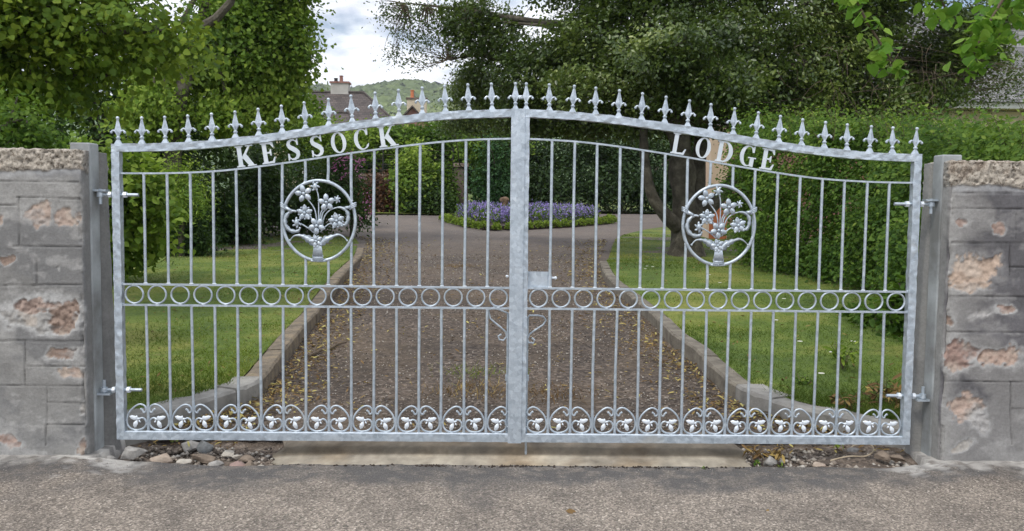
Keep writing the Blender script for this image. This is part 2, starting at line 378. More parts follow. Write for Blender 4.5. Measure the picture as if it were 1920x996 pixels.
SCR=[(84,286),(72,278),(60,262),(57,249),(42,244),(30,252),(21,268),(19,284),(24,303),(36,322),(52,336),(75,345),(100,347),(132,336),(165,314),(197,285),(225,252),(245,216),(256,180),(261,140),(258,100),(243,66),(222,44),(195,28),(165,21),(130,21),(95,27),(62,42),(38,64),(25,90),(22,112),(28,138),(40,158),(58,171),(80,174),(103,163)]
def scroll_meshes():
    k=.000418; mb=MB(); pts=[]
    P=[Vector((x*k,0,z*k)) for x,z in SCR]
    for i in range(len(P)-1):
        a=P[max(i-1,0)];b=P[i];c=P[i+1];d=P[min(i+2,len(P)-1)]
        for q in (0,.5):
            pts.append(.5*((2*b)+(c-a)*q+(2*a-5*b+4*c-d)*q*q+(3*b-a-3*c+d)*q**3))
    pts.append(P[-1]); mb.tube(pts,.005,7); mb.ball(P[0],.0062,8,6)
    n0=len(mb.f); mb.ball((12*k,0,282*k),(.006,.005,.003),6,4); mb.ball((268*k,0,140*k),(.006,.005,.003),6,4); mb.ball((150*k,0,12*k),(.012,.006,.004),6,4); mb.ball((12*k,0,95*k),(.006,.005,.003),6,4)
    s=weld(mb.mesh('scroll',M['galv'],sm=True),n0)
    lf=MB()
    def lobe(c,ang,L,W):
        ca,sa=math.cos(ang),math.sin(ang); prof=[(0,.18),(.2,.55),(.45,.95),(.62,.8),(.8,.75),(1,.08)]
        V=[];F=[]
        for t,w in prof:
            for s_ in (-1,-.5,0,.5,1):
                x=t*L; y=s_*w*W; V.append((c[0]+(x*ca-y*sa)*k, -.004-.006*(1-abs(s_))*1.-.008*math.sin(PI*t)+(.003 if s_==0 else 0), c[1]*1.*k+(x*sa+y*ca)*k))
        n=len(prof); F=[(i*5+q,(i+1)*5+q,(i+1)*5+q+1,i*5+q+1) for i in range(n-1) for q in range(4)]
        m=len(V); V2=[(a,b+.0025,d) for a,b,d in V]
        lf.add([(a,b,d) for a,b,d in V]+V2,F+[tuple(i+m for i in f[::-1]) for f in F])
    def L(c,a,l,w): lobe((c[0]*k,c[1]),a,l,w)
    L((100,158),.28,128,30); L((128,150),-1.2,108,30); L((120,165),1.15,44,11); L((108,152),-2.1,42,11); L((84,166),.0,50,14)
    leaf=lf.mesh('scroll_leaf',M['white_leaf'],sm=True)
    return s,leaf
RING=ring_mesh(); FIN=finial_mesh(); SCRM,LEAFM=scroll_meshes()
def mirrored(me,name):
    c=me.copy(); c.name=name
    for v in c.vertices: v.co.x*=-1
    c.flip_normals(); return c
SCRR,LEAFR=mirrored(SCRM,'scroll'),mirrored(LEAFM,'scroll_leaf')
# --- letters (unit height 1, origin bottom left)
def ell(cx,cz,rx,rz,a0,a1,n): return [(cx+rx*math.cos(a0+(a1-a0)*i/n),cz+rz*math.sin(a0+(a1-a0)*i/n)) for i in range(n+1)]
def letter(ch):
    """list of ('p',poly) or ('s',L,R,closed); width"""
    o=[]
    def stem(x0,x1,h0=0,h1=1,l=.09,r=.09,base=True,top=True):
        o.append(('p',[(x0,h0),(x1,h0),(x1,h1),(x0,h1)]))
        if base: o.append(('p',[(x0-l,h0),(x1+r,h0),(x1+r,h0+.045),(x1,h0+.09),(x0,h0+.09),(x0-l,h0+.045)]))
        if top: o.append(('p',[(x0-l,h1-.045),(x0,h1-.09),(x1,h1-.09),(x1+r,h1-.045),(x1+r,h1),(x0-l,h1)]))
    if ch=='K':
        stem(.09,.29); w=.88
        o.append(('p',[(.26,.40),(.36,.36),(.72,.95),(.62,.95)])); o.append(('p',[(.50,.94),(.84,.94),(.84,1),(.50,1)]))
        o.append(('p',[(.36,.56),(.30,.44),(.58,.04),(.82,.04),(.48,.60)])); o.append(('p',[(.52,0),(.92,0),(.92,.055),(.52,.055)]))
    elif ch in 'EL':
        stem(.08,.27,top=True,r=.05 if ch=='E' else .1); w=.68 if ch=='E' else .72; W=.62 if ch=='E' else .68
        o.append(('p',[(.25,0),(W-.05,0),(W+.03,.28),(W-.02,.28),(W-.12,.10),(.25,.075)]))
        if ch=='E':
            o.append(('p',[(.25,.93),(W-.15,.90),(W-.04,.74),(W,.74),(W-.03,1),(.25,1)]))
            o.append(('p',[(.25,.47),(.40,.47),(.44,.36),(.48,.36),(.48,.66),(.44,.66),(.40,.55),(.25,.54)]))
    elif ch=='S':
        w=.60; c=[(.53,.76),(.47,.88),(.36,.955),(.24,.95),(.13,.87),(.10,.75),(.15,.64),(.28,.545),(.41,.45),(.50,.34),(.51,.22),(.45,.11),(.33,.045),(.20,.05),(.11,.12),(.05,.25)]
        wd=[.03,.05,.07,.10,.14,.17,.20,.22,.22,.20,.17,.14,.10,.07,.05,.03]
        L,R=[],[]
        for i,(x,z) in enumerate(c):
            a=c[max(i-1,0)];b_=c[min(i+1,len(c)-1)]; d=Vector((b_[0]-a[0],b_[1]-a[1])).normalized(); n=Vector((-d.y,d.x))*wd[i]*.5
            L.append((x+n.x,z+n.y)); R.append((x-n.x,z-n.y))
        o.append(('s',L,R,False)); o.append(('p',[(.50,.70),(.56,.68),(.57,1.0),(.53,1.0),(.48,.90)])); o.append(('p',[(.02,0),(.06,0),(.12,.10),(.10,.31),(.03,.33)]))
    elif ch=='O':
        w=.74; o.append(('s',ell(.37,.5,.36,.5,0,2*PI,36)[:-1],ell(.37,.5,.19,.44,0,2*PI,36)[:-1],True))
    elif ch in 'CG':
        w=.70; a0,a1=.62,2*PI-(.62 if ch=='C' else .45)
        o.append(('s',ell(.38,.5,.37,.5,a0,a1,30),ell(.42,.5,.23,.44,a0+.05,a1-.05,30),False))
        o.append(('p',[(.60,.68),(.68,.68),(.69,1.0),(.64,1.0),(.55,.86)]))
        if ch=='C': o.append(('p',[(.58,.14),(.66,.28),(.69,.28),(.66,.14),(.56,.05)]))
        else: o.append(('p',[(.52,.02),(.70,.0),(.70,.42),(.52,.42)])); o.append(('p',[(.42,.40),(.80,.40),(.80,.455),(.42,.455)]))
    elif ch=='D':
        stem(.09,.28,r=.02); w=.82
        o.append(('s',[(.26,1)]+ell(.36,.5,.43,.5,PI/2,-PI/2,24)+[(.26,0)],[(.26,.93)]+ell(.36,.5,.24,.43,PI/2,-PI/2,24)+[(.26,.07)],False))
    return o,w
def letter_obj(ch,xc,parent,h=.1085):
    parts,w=letter(ch); mb=MB(); z0=arz(xc)+.0035; sl=math.atan2(arz(xc+.03)-arz(xc-.03),.06)
    for i,p in enumerate(parts):
        y0=.010-.0004*i; y1=.0165+.0004*i
        tr=lambda q: ((q[0]-w/2)*h,q[1]*h)
        if p[0]=='p': mb.prism([tr(q) for q in p[1]],y0,y1)
        else: mb.strip([tr(q) for q in p[1]],[tr(q) for q in p[2]],y0,y1,p[3])
    me=mb.mesh('letter',M['letter']); me2=put('letter',me,parent,(xc,0,z0),(0,-sl,0)); return me2
m,nt,b=new_mat('letter_steel'); t_=noise_tex(nt,12,5,.6)
nt.links.new(ramp(nt,t_.outputs['Fac'],[(.3,(.56,.63,.68)),(.7,(.74,.80,.84))]),b.inputs['Base Color']); b.inputs['Roughness'].default_value=.45; b.inputs['Metallic'].default_value=.2; M['letter']=m
# --- medallion in pixel-like units of the close-up, 1 unit = .00053 m
MU=.00278/5.24
def mp(X,Yp,y=0.): return Vector(((X-510)*MU,y,-(Yp-492)*MU))
def flower_mesh(X,Yp,r,kind,a0=0.,tilt=0.):
    mb=MB(); c=mp(X,Yp,-.012); R=r*MU
    if kind=='bud':
        mb.ball(c,(R*.42,R*.4,R*.62),10,8)
        for i in range(6):
            a=i*PI/3+a0; mb.ball(c+Vector((math.cos(a)*R*.55,-.002+.003*(i%2),math.sin(a)*R*.66)),(R*.34,R*.14,R*.17),8,6,Matrix.Rotation(-a+.5,4,'Y').to_3x3())
    else:
        n=5
        for i in range(n):
            a=a0+PI/2+2*PI*i/n; d=Vector((math.cos(a),0,math.sin(a)))
            rot=Matrix.Rotation(-a,4,'Y').to_3x3()
            if kind=='round':
                mb.ball(c+d*R*.60,(R*.42,R*.15,R*.31),12,8,rot); mb.tube([c+d*R*.2-Vector((0,R*.10,0)),c+d*R*.6-Vector((0,R*.16,0)),c+d*R*.95-Vector((0,R*.06,0))],R*.035,5); mb.ball(c+d*R*.99+Vector((0,.001,0)),(R*.09,R*.1,R*.07),6,5,rot)
            else:
                mb.ball(c+d*R*.55,(R*.42,R*.14,R*.30),10,8,rot); mb.ball(c+d*R*.88+Vector((0,-.002,0)),(R*.16,R*.12,R*.14),8,6,rot)
                mb.tube([c+d*R*.15-Vector((0,.004,0)),c+d*R*.9-Vector((0,.004,0))],.0014,5)
                e=Vector((math.cos(a+PI/5),0,math.sin(a+PI/5))); mb.ball(c+e*R*.75+Vector((0,.003,0)),(R*.16,R*.1,R*.12),6,5,rot)
        mb.ball(c-Vector((0,R*.1,0)),(R*.2,R*.2,R*.2),10,8)
    return mb
def ribbon(mb,pts,wid,th=.004,y=-.008):
    L,R=[],[]; P=[mp(*p) for p in pts]
    for i,p in enumerate(P):
        d=(P[min(i+1,len(P)-1)]-P[max(i-1,0)]).normalized(); n=Vector((-d.z,0,d.x))*wid[i]*MU*.5
        L.append((p+n)); R.append((p-n))
    V=[];F=[]; n=len(P)
    for a,b_ in zip(L,R):
        m_=(a+b_)/2; V+=[a+Vector((0,y,0)),m_+Vector((0,y-.006,0)),b_+Vector((0,y,0)),m_+Vector((0,y+th,0))]
    F=[(i*4+k,i*4+(k+1)%4,(i+1)*4+(k+1)%4,(i+1)*4+k) for i in range(n-1) for k in range(4)]+[(3,2,1,0),(n*4-4,n*4-3,n*4-2,n*4-1)]
    mb.add(V,F)
def cr(pts,m=4):
    P=[Vector((*p,0)) for p in pts]; o=[]
    for i in range(len(P)-1):
        a=P[max(i-1,0)];b_=P[i];c=P[i+1];d=P[min(i+2,len(P)-1)]
        for q in range(m):
            t=q/m; v=.5*((2*b_)+(c-a)*t+(2*a-5*b_+4*c-d)*t*t+(3*b_-a-3*c+d)*t**3); o.append((v.x,v.y))
    o.append(pts[-1]); return o
FL=[(372,228,82,'round',.25),(592,312,82,'round',.1),(380,415,78,'open',0),(497,540,82,'round',.6),(492,690,66,'open',.3),(690,490,80,'open',.2),(483,158,56,'bud',0),(697,282,42,'bud',.4),(303,512,58,'bud',.7)]
MED=None
def medallion(cx,cz,parent):
    global MED
    if MED is None:
        ring=MB(); ring.torus((0,.012,0),.1885,.0085,72,10,ry=.208); ring=ring.mesh('medallion_ring',M['galv'],sm=True)
        fl=[flower_mesh(*f[:5]).mesh('flower',M['galv'],sm=True) for f in FL]
        st=MB()
        for p in ([(495,560),(492,470),(470,370),(400,275)],[(508,560),(514,400),(512,260),(495,190)],[(525,560),(528,440),(560,370),(590,330)],[(470,600),(440,460),(400,430)],[(530,600),(600,530),(680,495)],[(480,620),(420,570),(340,520)],[(545,560),(570,450),(620,390),(690,362),(740,372)],[(540,560),(548,430),(600,365),(660,300)]):
            st.tube([mp(x,z,-.004) for x,z in cr(p)],.0034,7)
        st=st.mesh('stem',M['galv'],sm=True)
        acl=[]
        for pts,w in (([(300,405),(262,398),(222,420),(192,470),(190,530),(225,580),(275,598),(318,590),(332,565)],[18,30,36,40,42,40,38,30,10]),
                      ([(690,360),(740,362),(785,392),(802,440),(795,490),(770,530),(742,520)],[14,26,36,38,36,30,8]),
                      ([(500,760),(470,715),(430,680),(385,655),(350,640),(310,635),(270,645),(235,685)],[40,62,74,56,34,22,14,8]),
                      ([(500,760),(535,715),(572,680),(610,660),(655,640),(710,625),(755,645),(792,682)],[40,62,74,56,34,22,14,8])):
            a=MB(); q=cr(pts,3); ww=list(np.interp(np.linspace(0,1,len(q)),np.linspace(0,1,len(w)),w)); ww=[v*(1+.22*math.sin(i*1.9)) if v>25 else v for i,v in enumerate(ww)]
            ribbon(a,q,ww); 
            e=mp(*pts[-1],-.010); a.ball(e,.006,6,5)
            acl.append(a.mesh('acanthus_leaf',M['galv'],sm=True))
        vs=MB()
        for i in range(7):
            x=-3+i; vs.tube([mp(505+x*8,700,-.006),mp(505+x*11,770,-.009),mp(505+x*14,840,-.008)],[.004,.0055,.006],7)
        vs.tube([mp(452,838,-.008),mp(558,838,-.008)],.0055,8); vs.tube([mp(455,852,-.009),mp(556,852,-.009)],.0055,8); vs.tube([mp(452,866,-.008),mp(560,866,-.008)],.005,8)
        for i in range(7): vs.ball(mp(450+i*18,884,0.0),(.011,.009,.006),8,6)
        vs=vs.mesh('bouquet_base',M['galv'],sm=True)
        ties=[]
        for X,Z,a in ((172,352,.55),(842,345,-.5)):
            t=MB()
            for k_ in (-1,0,1):
                c=mp(X,Z+k_*16,.0); d=Vector((math.cos(a),0,-math.sin(a)))
                t.tube([c-d*.018+Vector((0,.012,0)),c-d*.016-Vector((0,.006,0)),c+Vector((0,-.011,0)),c+d*.016-Vector((0,.006,0)),c+d*.018+Vector((0,.012,0))],.0042,7)
            t.tube([mp(X+ (20 if X<500 else -20),Z+10,-.006),mp(X+(75 if X<500 else -70),Z+ (48 if X<500 else 20),-.008)],[.007,.009],8)
            ties.append(t.mesh('tie',M['galv'],sm=True))
        MED=(ring,fl,st,acl,vs,ties)
    ring,fl,st,acl,vs,ties=MED
    r=put('medallion',ring,parent,(cx,0,cz))
    for f in fl: put('flower',f,r,(cx,0,cz))
    put('stems',st,r,(cx,0,cz)); put('bouquet_base',vs,r,(cx,0,cz))
    for a in acl: put('acanthus_leaf',a,r,(cx,0,cz))
    for a in ties: put('tie',a,r,(cx,0,cz))
def gate_leaf(s,label,letters):
    """s=-1 left, +1 right"""
    root=empty('gate_leaf',(s*2.1,0,ZB),label,'gate','pair of galvanised gate leaves')
    g=M['galv']
    D=.04; xo=2.1; xi=.004 if s<0 else .008
    a=MB(); hammer(a,[(s*(xo-.02),ZB+.0402),(s*(xo-.02),topz(xo)-.0402)],.04,0,D,seed=s*3.1); a.build('hinge_stile',g,root)
    a=MB(); hammer(a,[(s*(xi+.02),ZB+.0402),(s*(xi+.02),topz(.02)-.0402)],.04,.001,D,seed=s*5.7); a.build('meeting_stile',g,root)
    xs=np.linspace(xi,xo,60); a=MB(); hammer(a,[(s*x,topz(x)-.02) for x in xs],.04,0.0005,D,seed=s*1.3); a.build('top_rail',g,root)
    a=MB(); hammer(a,[(s*xi,ZB+.02),(s*xo,ZB+.02)],.04,0.0005,D,seed=s*8.3,amp=.0012); a.build('bottom_rail',g,root)
    x0,x1=xi+.04,xo-.04; y=.02
    a=MB(); n_=120; a.tube([(s*(x0+(x1-x0)*i/n_),.010,ZB+.041+.0006*math.sin(i*2.3)) for i in range(n_+1)],[.0022+.0012*abs(math.sin(i*1.7)) for i in range(n_+1)],5); a.build('rail_highlight',M['white_leaf'],root,sm=True)  # sky light on the bottom rail's top, put in as a bright strip
    a=MB(); xs=np.linspace(x0-.001,x1+.001,50); a.strip([(s*x,arz(x)-.009) for x in xs],[(s*x,arz(x)) for x in xs],.008,.026)
    a.ball((s*x0,.015,arz(x0)-.004),(.006,.008,.008),6,5); a.ball((s*x1,.015,arz(x1)-.004),(.006,.008,.008),6,5); a.build('arch_rail',g,root)
    ZR1,ZR2=.943,.835
    for z in (ZR1,ZR2):
        a=MB(); a.box((min(s*x0,s*x1)-.001,.008,z-.0095),(max(s*x0,s*x1)+.001,.026,z)); a.ball((s*x0,.015,z-.004),(.007,.009,.009),6,5); a.ball((s*x1,.015,z-.004),(.007,.009,.009),6,5); a.build('ring_rail',g,root)
    pitch=(x1-x0)/17; bars=[x0+pitch*i for i in range(1,17)]
    if s<0: mcx=-1.04
    else: mcx=1.047
    mcz=1.279
    # rings
    for i in range(17):
        put('ring',RING,root,(s*(x0+pitch*(i+.5)),.0165,.8855),(0,RNG.normal()*.03,0))
    def bar(x,za,zb_,lean=0):
        a=MB(); j1,j2=random.gauss(0,.0013),random.gauss(0,.0013); a.tube([(s*x+j1,.0165,za),(s*x+random.gauss(0,.0012),.0165+random.gauss(0,.001),(za+zb_)/2),(s*x+j2,.0165,zb_)],.0075,8)
        n0=len(a.f); a.ball((s*x,.0155,za+.002),(.0115,.0095,.0045),8,5); a.ball((s*x,.0165,zb_-.002),(.009,.008,.004),8,5)
        weld(a.build('bar',g,root,sm=True).data,n0)
    for x in bars:
        bar(x,ZB+.04,ZR2-.0095)
        d=(s*x-mcx)/.19
        zt=arz(x)-.009
        if abs(d)<.97:
            h=.208*math.sqrt(1-d*d); bar(x,ZR1,mcz-h-.006); bar(x,mcz+h+.004,zt)
        else: bar(x,ZR1,zt)
    # finials
    fx=[xi+.022+ (xo-.03-xi-.022)*i/17 for i in range(18)]
    for x in fx:
        sl=math.atan2(topz(s*x+.03)-topz(s*x-.03),.06)
        put('finial',FIN,root,(s*x,.02,topz(x)),(RNG.normal()*.012,-sl*.3+RNG.normal()*.02,RNG.normal()*.05))
    # scrolls, two to a bar, counted from the hinge side
    for i in range(17):
        xl=x1-pitch*i; xr=xl-pitch   # magnitudes; hinge side first
        lefthalf=(i%2==0)            # curls toward the bar farther from the hinge
        px=xr if lefthalf else xl
        # scroll origin at bar px, extending towards the other side
        goes_out = lefthalf          # extends to larger |x|
        wx=s*px; ext=s*(1 if goes_out else -1)
        me,lm=(SCRM,LEAFM) if ext>0 else (SCRR,LEAFR)
        o=put('scroll',me,root,(wx,.0165,ZB+.04)); o.scale=(pitch/.118,1,1)
        l=put('scroll_leaf',lm,o,(wx,.0165,ZB+.04),(0,0,0)); l.location=Vector((0,0,0)); l.location.z=RNG.normal()*.002
    medallion(mcx,mcz,root)
    for ch,u in letters:
        v=290; letter_obj(ch,float(Y(u,v,.01)[0]),root)
    # hinge eye bolts through the stile
    for z,top in ((1.402,True),(.381,False)):
        a=MB(); a.tube([(s*1.972,.02,z),(s*2.165,.02,z)],.0085,10); a.lathe((s*2.168,.02,z-.012),[(.010,0),(.018,.0005),(.018,.0235),(.010,.024)],14)
        h=a.build('hinge_bolt',g,root,sm=True)
        for xx in (2.04,2.117):
            n=MB(); n.tube([(s*(xx-.008),.02,z),(s*(xx+.008),.02,z)],.0165,6); n.build('nut',M['white_leaf'],h)
    # drop bolt behind the meeting stile
    xb=s*(.048 if s<0 else .062)
    xb=s*.052
    a=MB(); zl=.03 if s>0 else .15
    a.tube([(xb,.05,zl),(xb,.05,.80 if s<0 else .78)],.0062,8)
    if s<0: hp=[(xb,.05,.80),(-.13,.05,.832),(-.155,.05,.815),(-.145,.05,.77),(-.09,.05,.725),(-.062,.05,.70),(-.058,.05,.675),(-.075,.05,.655),(-.097,.05,.66),(-.102,.05,.678),(-.085,.05,.688)]
    else: hp=[(xb,.05,.775),(.062,.05,.79),(.11,.05,.79),(.135,.05,.785),(.15,.05,.765),(.135,.05,.74),(.09,.05,.71),(.065,.05,.69),(.052,.05,.665),(.06,.05,.645),(.085,.05,.642),(.09,.05,.66),(.075,.05,.67)]
    a.tube(hp,.0048,8)
    d=a.build('drop_bolt',M['galv'],root,sm=True)
    a=MB(); a.box((min(xb-.011,xb+.011),.0405,.44),(xb+.011,.06,.47)); a.box((xb-.011,.0405,.20),(xb+.011,.06,.23)); a.build('guide',g,d)
    return root
LG=gate_leaf(-1,'left leaf of the galvanised driveway gate, spelling KESSOCK under its top rail',list(zip('KESSOCK',(462,506,552.5,597,638,680,729))))
RG=gate_leaf(1,'right leaf of the galvanised driveway gate, spelling LODGE under its top rail',list(zip('LODGE',(1271,1315.5,1356,1398,1438))))
# cover strip on the left leaf hides the gap; lock plate on the right leaf
a=MB(); n=90
V=[];F=[]
for i in range(n+1):
    z=ZB-.004+(topz(0)+.002-ZB+.004)*i/n
    e=mnoise.noise(Vector((z*22,1,0)))*.0012; e2=mnoise.noise(Vector((z*22,9,0)))*.0012
    V+=[(-.047+e,-.006,z),(.024+e2,-.006,z),(.024+e2,-.0004,z),(-.047+e,-.0004,z)]
F=[(i*4+k,i*4+(k+1)%4,(i+1)*4+(k+1)%4,(i+1)*4+k) for i in range(n) for k in range(4)]+[(0,3,2,1),(n*4,n*4+1,n*4+2,n*4+3)]
a.add(V,F); a.build('cover_strip',M['galv'],LG)
a=MB(); c=[]; x0_,x1_,z0_,z1_=.05,.176,.9435,1.025; r=.018
pl=[(x0_,z0_),(x1_,z0_)]+ell(x1_-r,z1_-r,r,r,0,PI/2,6)+[(x0_,z1_)]
a.prism(pl,.027,.031); lp=a.build('lock_plate',M['galv'],RG)
a=MB(); a.tube([(.16,.035,.992),(.194,.035,.992)],.006,8); a.ball((.196,.035,.992),.009,8,6); a.build('slide_bolt',M['white_leaf'],lp,sm=True)
a=MB(); a.tube([(-.052,.035,.998),(-.06,.035,.998)],.006,8); a.ball((-.06,.035,.998),.0075,8,6); a.build('bolt_end',M['white_leaf'],LG,sm=True)
# ================================================================== GATEPOSTS AND WALLS
def gatepost(s,label):
    t=empty('gatepost',(s*2.25,.03,0),label,'gatepost','pair of square steel gateposts')
    a=MB(); x0,x1=sorted((s*2.196,s*2.30)); top=1.665 if s<0 else 1.66
    a.box((x0,-.022,0.0),(x1,.075,top)); o=a.build('post',M['postmat'],t)
    bv=o.modifiers.new('b','BEVEL'); bv.width=.008; bv.segments=3
    for z,tp in ((1.402,1),(.381,-1)):
        zz=z+tp*.021; a=MB(); xa,xb=sorted((s*2.13,s*2.205)); a.box((xa,-.003,zz-.005),(xb,.045,zz+.005))
        a.tube([(s*2.168,.02,zz+tp*.008),(s*2.168,.02,z-tp*.05)],.0085,10); 
        o=a.build('hinge_bracket',M['galv'],t); 
    return t
M['postmat']=noisy_mat('dusty_galvanised_post',[(.35,(.19,.195,.19)),(.5,(.30,.32,.325)),(.65,(.42,.45,.46))],3.5,.7,.4,60,.004,metal=.05)
gatepost(-1,'left square steel gatepost standing against the grey stone wall end')
gatepost(1,'right square steel gatepost standing against the dark patched wall end')
def seg_d(P,a,b):
    a=np.array(a);b=np.array(b); d=b-a; t=np.clip(((P-a)@d)/max(d@d,1e-9),0,1); return np.linalg.norm(P-(a+t[:,None]*d),axis=1)
WX=lambda u,v: tuple(Y(u,v,-.1)[[0,2]])
PK=(.33,.24,.20);PC=(.41,.32,.265);BR=(.27,.20,.16)
def wall(s,label,grooves,patches,base,dark,topz_,cop_px):
    # ring profile: starts at the far outer end on the front face, goes to the corner, round, along the end face and back
    xe=2.205; yf=-.1; yb=.17; far=7.
    ring=[]; 
    xs=np.concatenate([np.linspace(far,2.85,260)[:-1],np.linspace(2.85,xe+.012,112)])
    for x in xs: ring.append((x,yf,0,-1))
    for k in range(1,5): t=PI/2*k/5; ring.append((xe+.012-.012*math.sin(t),yf+.012-.012*math.cos(t),-math.sin(t),-math.cos(t)))
    for y in np.linspace(yf+.012,yb-.012,44): ring.append((xe,y,-1,0))
    for k in range(1,5): t=PI/2*k/5; ring.append((xe+.012-.012*math.cos(t),yb-.012+.012*math.sin(t),-math.cos(t),math.sin(t)))
    for x in np.concatenate([np.linspace(xe+.012,2.85,24),np.linspace(2.85,far,12)[1:]]): ring.append((x,yb,0,1))
    R=np.array(ring); nu=len(R); zs=np.linspace(-.1,topz_,260); nz=len(zs)
    rows=[]; 
    X=np.tile(R[:,0],nz);Yy=np.tile(R[:,1],nz);Z=np.repeat(zs,nu); NX=np.tile(R[:,2],nz);NY=np.tile(R[:,3],nz)
    # cap rows
    ins=[.02,.05,.09,.134]
    for k,q in enumerate(ins):
        x2=R[:,0]+q*(np.abs(R[:,2])>.01)*1.0*(np.abs(R[:,2])); 
        y2=np.clip(R[:,1],yf+q,yb-q) ; x2=np.where(R[:,0]<xe+q,xe+q,R[:,0])
        X=np.concatenate([X,x2]);Yy=np.concatenate([Yy,y2]);Z=np.concatenate([Z,np.full(nu,topz_+.002*(k+1))]);NX=np.concatenate([NX,np.zeros(nu)]);NY=np.concatenate([NY,np.zeros(nu)])
    N=len(X); P=np.stack([s*X,Yy,Z],1)
    cap=np.zeros(N,bool); cap[nz*nu:]=True
    front=(np.abs(NY+1)<.4)&~cap; endf=(NX<-.5)&~cap
    q=P[:,[0,2]].copy()   # on the end face masks bleed round from the corner
    q[:,0]=np.where(front,q[:,0],s*(xe-(Yy-yf)*1.0))
    nz1=fbm(P,5,5,1); nz2=fbm(P,22,4,2); nz3=fbm(P,60,3,3)
    disp=(nz1-.5)*.012+(nz2-.5)*.006+(nz3-.5)*.002
    c0=np.array(base)[None,:]*(0.55+.9*nz1[:,None])*(.8+.4*fbm(P,14,4,77)[:,None])
    lum=fbm(P*np.array([1,1,1.6]),2.6,5,7); w=sstep(.44,.56,lum)[:,None]; c0=c0*(1-w)+np.array(dark)*(.8+.4*nz2[:,None])*w
    if s>0: cz_=(np.exp(-((X-xe)/.075)**2)*front)[:,None]; c0=c0*(1-.75*cz_)+np.array((.34,.335,.32))*(.75+.5*nz2[:,None])*.75*cz_
    warp=np.stack([fbm(P,9,4,11)-.5,fbm(P,9,4,12)-.5],1)*.11
    # grooves
    for (a,b_) in grooves:
        d=seg_d(q+warp*.05,WX(*a),WX(*b_)); k=(1-sstep(.0015,.0055,d))*(~cap)*(front)*(.35+.9*sstep(.35,.6,nz2)); disp-=k*.005; c0=c0*(1-.42*k[:,None])
        d2=np.exp(-((d-.009)/.004)**2)*front; disp+=d2*.0012
    # the same courses and joints carry on along the rest of the wall
    rj=random.Random(5+s); zz=[.12+rj.uniform(.17,.27)*0]; 
    while zz[-1]<1.35: zz.append(zz[-1]+rj.uniform(.15,.29))
    for i_,zc_ in enumerate(zz[1:]):
        segs=[((s*2.66,zc_),(s*7.,zc_+.01))]; xx=2.8
        while xx<6.8: xx+=rj.uniform(.35,.7); segs.append(((s*xx,zz[i_]),(s*xx,zc_)))
        for a,b_ in segs:
            d=seg_d(q+warp*.05,a,b_); k=(1-sstep(.002,.012,d))*(~cap)*front*(X>2.66); disp-=k*.004; c0=c0*(1-.4*k[:,None])
    rp_=[]
    for i_ in range(14): xx,zc_=s*rj.uniform(2.85,6.5),rj.uniform(.25,1.3); wq=q+warp*1.3; rr=np.hypot((wq[:,0]-xx)/rj.uniform(.06,.16),(wq[:,1]-zc_)/rj.uniform(.04,.09))+(nz2-.5)*.9; k=(1-sstep(.85,1.02,rr))*(~cap)*front*(X>2.66); cc=np.array(PK)*(.6+.8*nz3[:,None]); c0=c0*(1-k[:,None])+cc*k[:,None]; disp-=k*(.004+(nz3-.5)*.012)
    # patches where the render has fallen off
    for (u,v,ru,rv,col,hal,dep) in patches:
        cx,cz=WX(u,v); sc=.00272; wq=q+warp*1.3
        rr=np.hypot((wq[:,0]-cx)/(ru*sc),(wq[:,1]-cz)/(rv*sc))
        rr=rr+(nz2-.5)*.9+(nz3-.5)*.5
        k=(1-sstep(.82,1.04,rr))*(~cap); h=(1-sstep(1.0,1.5,rr))*(~cap)*hal
        tex=fbm(P,38,4,5); tex2=fbm(P,12,3,6)
        cc=np.array(col)[None,:]*(.72+.6*tex[:,None]); pale=sstep(.5,.68,tex2)[:,None]; cc=cc*(1-.6*pale)+np.array((.50,.43,.36))*.6*pale
        h_=(h*(1-k))[:,None]; c0=c0*(1-h_)+np.array((.44,.44,.43))*(.8+.4*nz3[:,None])*h_
        c0=c0*(1-k[:,None])+cc*k[:,None]; disp+=k*(-dep*.6+(tex-.5)*.02+(nz3-.5)*.010)+h*(1-k)*.002*(nz3-.2)
    sm_=sstep(.54,.66,fbm(P*np.array([1,1,2.2]),6,4,55)+(nz3-.5)*.15)[:,None]*(.5 if s<0 else .3); c0=c0*(1-sm_)+np.array((.40,.395,.38))*(.7+.6*nz2[:,None])*sm_
    # rough exposed coping
    zc=WX(60 if s<0 else 1860,cop_px)[1]; edge=zc+(fbm(P,9,4,21)-.5)*.09
    k=sstep(-.006,.008,Z-edge); k=np.where(cap,1,k); k=k*np.where(endf,sstep(.25,.05,(Yy-yf)),1.)
    ag=fbm(P,45,4,31); pit=sstep(.42,.30,ag)
    ccop=np.array((.47,.435,.38))[None,:]*(.62+.75*fbm(P,75,3,32)[:,None]); ccop=ccop*(1-.6*pit[:,None])
    big=sstep(.5,.64,fbm(P,8,3,33))[:,None]; ccop=ccop*(1-.4*big)+np.array((.26,.19,.14))*.4*big
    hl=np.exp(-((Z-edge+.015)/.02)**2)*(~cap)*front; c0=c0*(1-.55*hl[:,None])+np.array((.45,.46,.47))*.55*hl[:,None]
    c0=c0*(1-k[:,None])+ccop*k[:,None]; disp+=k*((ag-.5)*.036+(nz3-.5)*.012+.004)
    # end face is a smoother dark skim, bulging at the foot of its rear edge
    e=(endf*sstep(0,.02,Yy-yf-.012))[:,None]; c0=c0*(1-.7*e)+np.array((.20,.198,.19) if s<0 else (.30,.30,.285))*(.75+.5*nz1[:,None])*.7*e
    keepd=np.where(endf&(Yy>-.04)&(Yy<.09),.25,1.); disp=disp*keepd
    rear=endf*sstep(.075,.10,Yy)*(0.012+.045*np.clip(1-Z/1.6,0,1)**1.3)
